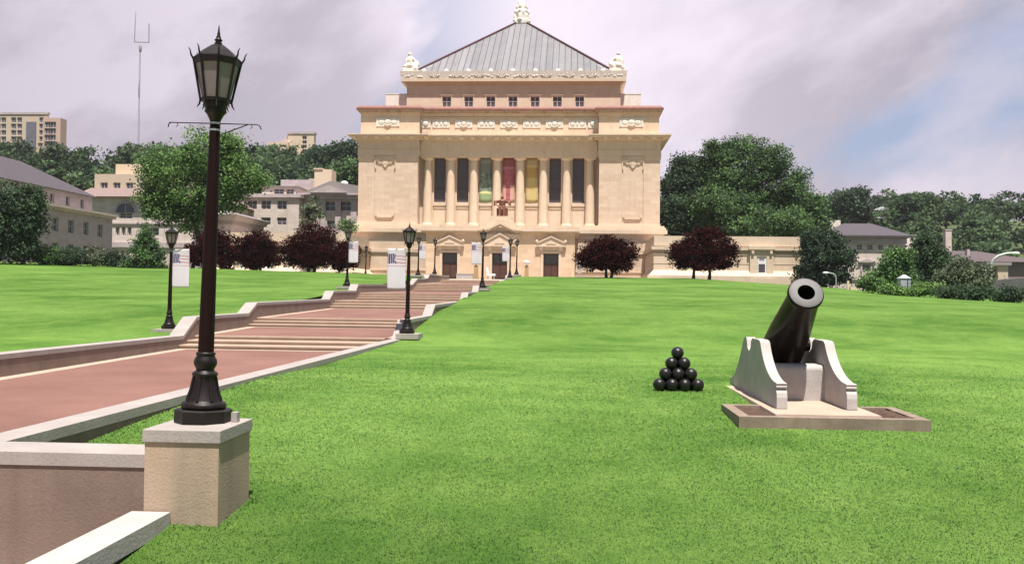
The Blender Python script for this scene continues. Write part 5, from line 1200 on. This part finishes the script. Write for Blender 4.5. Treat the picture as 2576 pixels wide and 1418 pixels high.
for k, (lb, sp, ba, n, mt) in enumerate([('round green shrub at the foot of the shaggy left tree',[(128,640,34,28),(110,655,26,16)],(128,668),2200,G_MID),('wide dark shrub below the grey building windows',[(190,645,44,24),(160,655,30,14)],(190,672),2600,G_DARK),('olive shrub under the grey building corner',[(245,650,38,22),(228,640,20,22)],(245,674),2200,G_GREY),('low reddish olive shrub beside the conical evergreen',[(300,658,32,18),(282,650,20,20)],(300,678),1800,G_DARK)]):
    tree('shrub', lb, 'shrub', 99+k*.5, sp, ba, n*2, .14, mt, 30+k, 0, SH, part='foliage')
tree('young_tree','thin sparse young tree in front of the pale classical building','tree',140,[(785,510,20,22,0,.5),(780,545,24,20,0,.6),(800,530,14,12,0,.4),(772,560,16,12)],(784,640),1000,.32,G_GREY,40,.14,limbs=4,bias=.15,clump=.5)
tree('young_tree','small green treetop showing above the left base wall lamp','tree',150,[(868,567,20,10),(880,572,12,9)],(870,640),500,.3,G_MID,41,.1,limbs=2,bias=.1)
tree('broad_tree','dark tree right of the low wing with white blossom specks','tree',138,[(2070,640,62,52),(2060,600,40,34),(2110,660,34,46),(2040,680,40,36),(2090,700,52,26),(2095,615,28,30)],(2075,730),17000,.26,G_DARK,42,.3,bias=-.08)
tree('broad_tree','bright green tree beside the hip roof house','tree',104,[(2244,678,40,36),(2262,654,28,32),(2214,704,30,24),(2262,702,38,30),(2245,640,18,14)],(2230,735),14000,.19,G_MID,43,.2,bias=.12)
tree('broad_tree','dark green tree behind the kiosk','tree',112,[(2330,640,46,42),(2350,680,42,44),(2300,690,40,40),(2320,610,24,22),(2375,650,24,24)],(2330,735),14000,.2,G_DARK,44,.2,bias=.1)
tree('blossom_shrub','grey green shrub with white blossom near the right edge','shrub',100,[(2420,690,50,38),(2385,700,32,30),(2460,695,36,34),(2435,715,60,20)],(2425,740),11000,.18,G_GREY,45,.1,limbs=3,bias=.02)
HG = 'clipped bushes along the right lawn edge'
for k, (lb, sp, ba, mt, bi) in enumerate([('leafy bush at the left end of the right hedge',[(2180,712,22,18),(2200,716,24,16)],(2190,732),G_MID,.1),('bright low hedge bush around the kiosk',[(2262,735,38,8),(2240,730,24,11)],(2262,741),G_BRIGHT,.1),('bright hedge bush right of the kiosk',[(2335,725,46,14),(2310,732,34,9)],(2335,742),G_BRIGHT,.15),('dark hedge bush in front of the blossom shrub',[(2405,735,44,13),(2375,738,26,9)],(2405,747),G_DARK,.05),('dark hedge bush at the right end of the row',[(2460,738,38,13),(2440,742,26,10)],(2460,750),G_DARK,0),('rounded dark bush alone at the right edge of the lawn',[(2540,742,34,20),(2520,748,20,13)],(2540,762),G_DARK,0)]):
    tree('bush', lb, 'bush', 87-k*2.2 if k != 1 else 82.5, sp, ba, 4200, .13, mt, 50+k, 0, HG, part='foliage', bias=bi)
# single trees standing out on the hill
for k, (lb, Y, sp, ba, n, mt, bi) in enumerate([
    ('round dark tree on the hilltop nearest the hall',300,[(865,388,36,28),(880,372,20,14),(850,400,28,20)],(865,430),2600,G_DARK,0),
    ('broad dark tree on the hill right of the cream tower',305,[(812,405,46,30),(790,412,30,24),(830,395,30,18)],(810,440),2600,G_DARK,-.05),
    ('brighter green tree on the hill above the pale roof',290,[(870,428,36,30),(850,445,34,22),(885,450,24,26)],(868,480),2600,G_MID,.05),
    ('dark tree in front of the cream tower',330,[(690,392,26,18),(700,405,24,16)],(692,430),1500,G_DARK,-.05),
    ('grey green tree in front of the pinkish tan apartment block',330,[(136,385,22,26),(122,400,24,20),(148,405,22,22)],(136,440),1500,G_GREY,-.2),
    ('dark tree left of the pinkish tan apartment block base',330,[(40,378,34,20),(15,390,30,22),(70,398,30,18)],(40,430),1800,G_DARK,-.1),
    ('large dark oak on the right skyline',330,[(2140,510,46,34),(2155,495,28,18),(2115,520,36,28),(2170,540,26,30)],(2140,580),3600,G_DARK,.05),
    ('rounded tree on the right skyline above the white house roof',340,[(2300,520,56,28),(2330,508,36,20),(2270,528,40,30)],(2300,590),3600,G_FAR,.1)]):
    tree('hill_tree', lb, 'tree', Y, sp, ba, n*2, .68, mt, 70+k, .35, 'trees standing out on the hillsides', bias=bi)
# wooded hillsides, read as one mass
def woods(label, n, xr, yr, seed, nl=520):
    g = np.random.default_rng(seed); VV, QQ, TT = [], [], []; b = 0
    for k in range(n):
        x, y = g.uniform(*xr), g.uniform(*yr)
        z = float(ter(x, y))
        h = g.uniform(7, 13); r_ = h*g.uniform(.36,.5)
        lobes = [(x,y,z+h*.55,r_,r_,h*.42)] + [(x+g.uniform(-.6,.6)*r_, y+g.uniform(-.6,.6)*r_, z+h*g.uniform(.4,.8), r_*.6, r_*.6, h*.26) for _ in range(3)]
        V, Q, t = leafcloud(lobes, nl, .95, seed*1000+k, 1.2, g.normal(0, .13))
        VV.append(V); QQ.append(Q+b); TT.append(t); b += len(V)
    o = np_mesh('woods', np.concatenate(VV), np.concatenate(QQ), G_FAR, tint=np.concatenate(TT)); tag(o, label, 'woods', kind='stuff')
woods('wooded green hillside behind the buildings on the left', 300, (-300,-22), (225,345), 3)
woods('wooded green hillside behind the houses on the right', 420, (30,330), (245,440), 4)
for k, (lb, x_, y_, Y) in enumerate([('tiny white hillside house among the right woods',2192,541,345),('tiny white gabled roof higher in the right woods',2222,531,352)]):
    c = px(x_,y_,Y); r_ = empty('hillside_house', tuple(c), lb, 'house', 'white houses in the right woods')
    m = MB(); m.box(c.x-2.6,c.x+2.6,Y,Y+6,c.z-6,c.z+.4); m.build('wall', WHITE, r_); m = MB(); m.prism_y([(c.x-3,c.z+.402),(c.x+3,c.z+.402),(c.x,c.z+1.7)], Y-.3, Y+6.3); m.build('roof', plain('pale roof', (0.6,0.6,0.62), .6), r_)
# ------------------------------------------------------------------ sky and sun
SUN = Vector((0.085, -0.335, 0.935)).normalized()
w = bpy.data.worlds.new('World'); scene.world = w; w.use_nodes = True
nt = w.node_tree; bg = nt.nodes['Background']
sky = nt.nodes.new('ShaderNodeTexSky'); sky.sky_type = 'NISHITA'; sky.sun_disc = False
sky.sun_elevation = math.asin(SUN.z); sky.sun_rotation = math.atan2(SUN.x, SUN.y); sky.air_density = 1.0; sky.dust_density = 1.5
tc = nt.nodes.new('ShaderNodeTexCoord'); sx = N(nt, 'ShaderNodeSeparateXYZ'); nt.links.new(tc.outputs['Generated'], sx.inputs[0])
X_, Y__, Z_ = sx.outputs
# cloud field: billows leaning up to the right, flattened toward the horizon
dv = N(nt, 'ShaderNodeCombineXYZ'); nt.links.new(math_(nt, 'SUBTRACT', X_, math_(nt, 'MULTIPLY', Z_, 0.5)), dv.inputs[0]); nt.links.new(math_(nt, 'MULTIPLY', Y__, 1.0), dv.inputs[1]); nt.links.new(math_(nt, 'ADD', math_(nt, 'MULTIPLY', Z_, 1.5), math_(nt, 'MULTIPLY', X_, -0.35)), dv.inputs[2])
mp = N(nt, 'ShaderNodeVectorMath', operation='ADD'); mp.inputs[1].default_value = (6.6, 6.6, 1.9); nt.links.new(dv.outputs[0], mp.inputs[0]); P = mp.outputs[0]
n1 = noise(nt, P, 2.6, 6, 0.5); n2 = noise(nt, P, 4.2, 7, 0.55)
cover = ramp(nt, n1, [(0.425, 0.0), (0.525, 1.0)])
# overcast is thinnest behind the hall, heavier and greyer to both sides
az = math_(nt, 'ABSOLUTE', math_(nt, 'ADD', X_, 0.02))
side = ramp(nt, az, [(0.03, 0.0), (0.60, 1.0)])
hallgap = ramp(nt, az, [(0.02, 1.0), (0.20, 0.0)]); cover = math_(nt, 'MAXIMUM', cover, hallgap)
shade = math_(nt, 'ADD', math_(nt, 'MULTIPLY', ramp(nt, n2, [(0.41, 0.0), (0.59, 1.0)]), 0.45), math_(nt, 'MULTIPLY', side, 0.62), clamp=True)
shade = math_(nt, 'MULTIPLY', shade, math_(nt, 'SUBTRACT', 1.0, math_(nt, 'MULTIPLY', hallgap, 0.8)))
cloud = mixc(nt, shade, (6.5,5.85,6.6), (2.35,2.15,2.62))
skyc = mixc(nt, 0.85, sky.outputs[0], (2.5,2.95,4.2))
front = ramp(nt, math_(nt, 'ADD', math_(nt, 'MULTIPLY', Y__, 0.5), 0.5), [(0.47, 0.0), (0.68, 1.0)])   # the cloud bank stands behind the hall, clear sky overhead and behind the viewer
clear = mixc(nt, 1.0, sky.outputs[0], (0.44,0.44,0.44), 'MULTIPLY')
col = mixc(nt, front, clear, mixc(nt, cover, skyc, cloud))
nt.links.new(col, bg.inputs['Color']); bg.inputs['Strength'].default_value = 0.10
sd = bpy.data.lights.new('sun', 'SUN'); sd.energy = 5.0; sd.angle = math.radians(0.6); sd.color = (1.0, 0.94, 0.85)
so = bpy.data.objects.new('sun', sd); COL.objects.link(so); so.rotation_euler = SUN.to_track_quat('Z', 'Y').to_euler()
vs = scene.view_settings
scene.display_settings.display_device = 'sRGB'; vs.view_transform = 'Standard'; vs.look = 'None'; vs.gamma = 1; vs.use_curve_mapping = False; vs.exposure = 0.65
# thin summer haze filling the valley
m = MB(); m.box(-900,900,-80,1200,-9,110); hz_ = bpy.data.materials.new('haze'); hz_.use_nodes = True; nt = hz_.node_tree; nt.nodes.remove(nt.nodes['Principled BSDF'])
pv = nt.nodes.new('ShaderNodeVolumePrincipled'); pv.inputs['Color'].default_value = (0.93,0.92,0.97,1); pv.inputs['Density'].default_value = 0.00011; pv.inputs['Anisotropy'].default_value = 0.2
nt.links.new(pv.outputs[0], nt.nodes['Material Output'].inputs['Volume'])
tag(m.build('haze', hz_), 'thin pale summer haze over the valley', 'haze', kind='stuff')
scene.cycles.use_denoising = True
scene.cycles.max_bounces = 6; scene.cycles.diffuse_bounces = 3; scene.cycles.glossy_bounces = 3; scene.cycles.transmission_bounces = 3
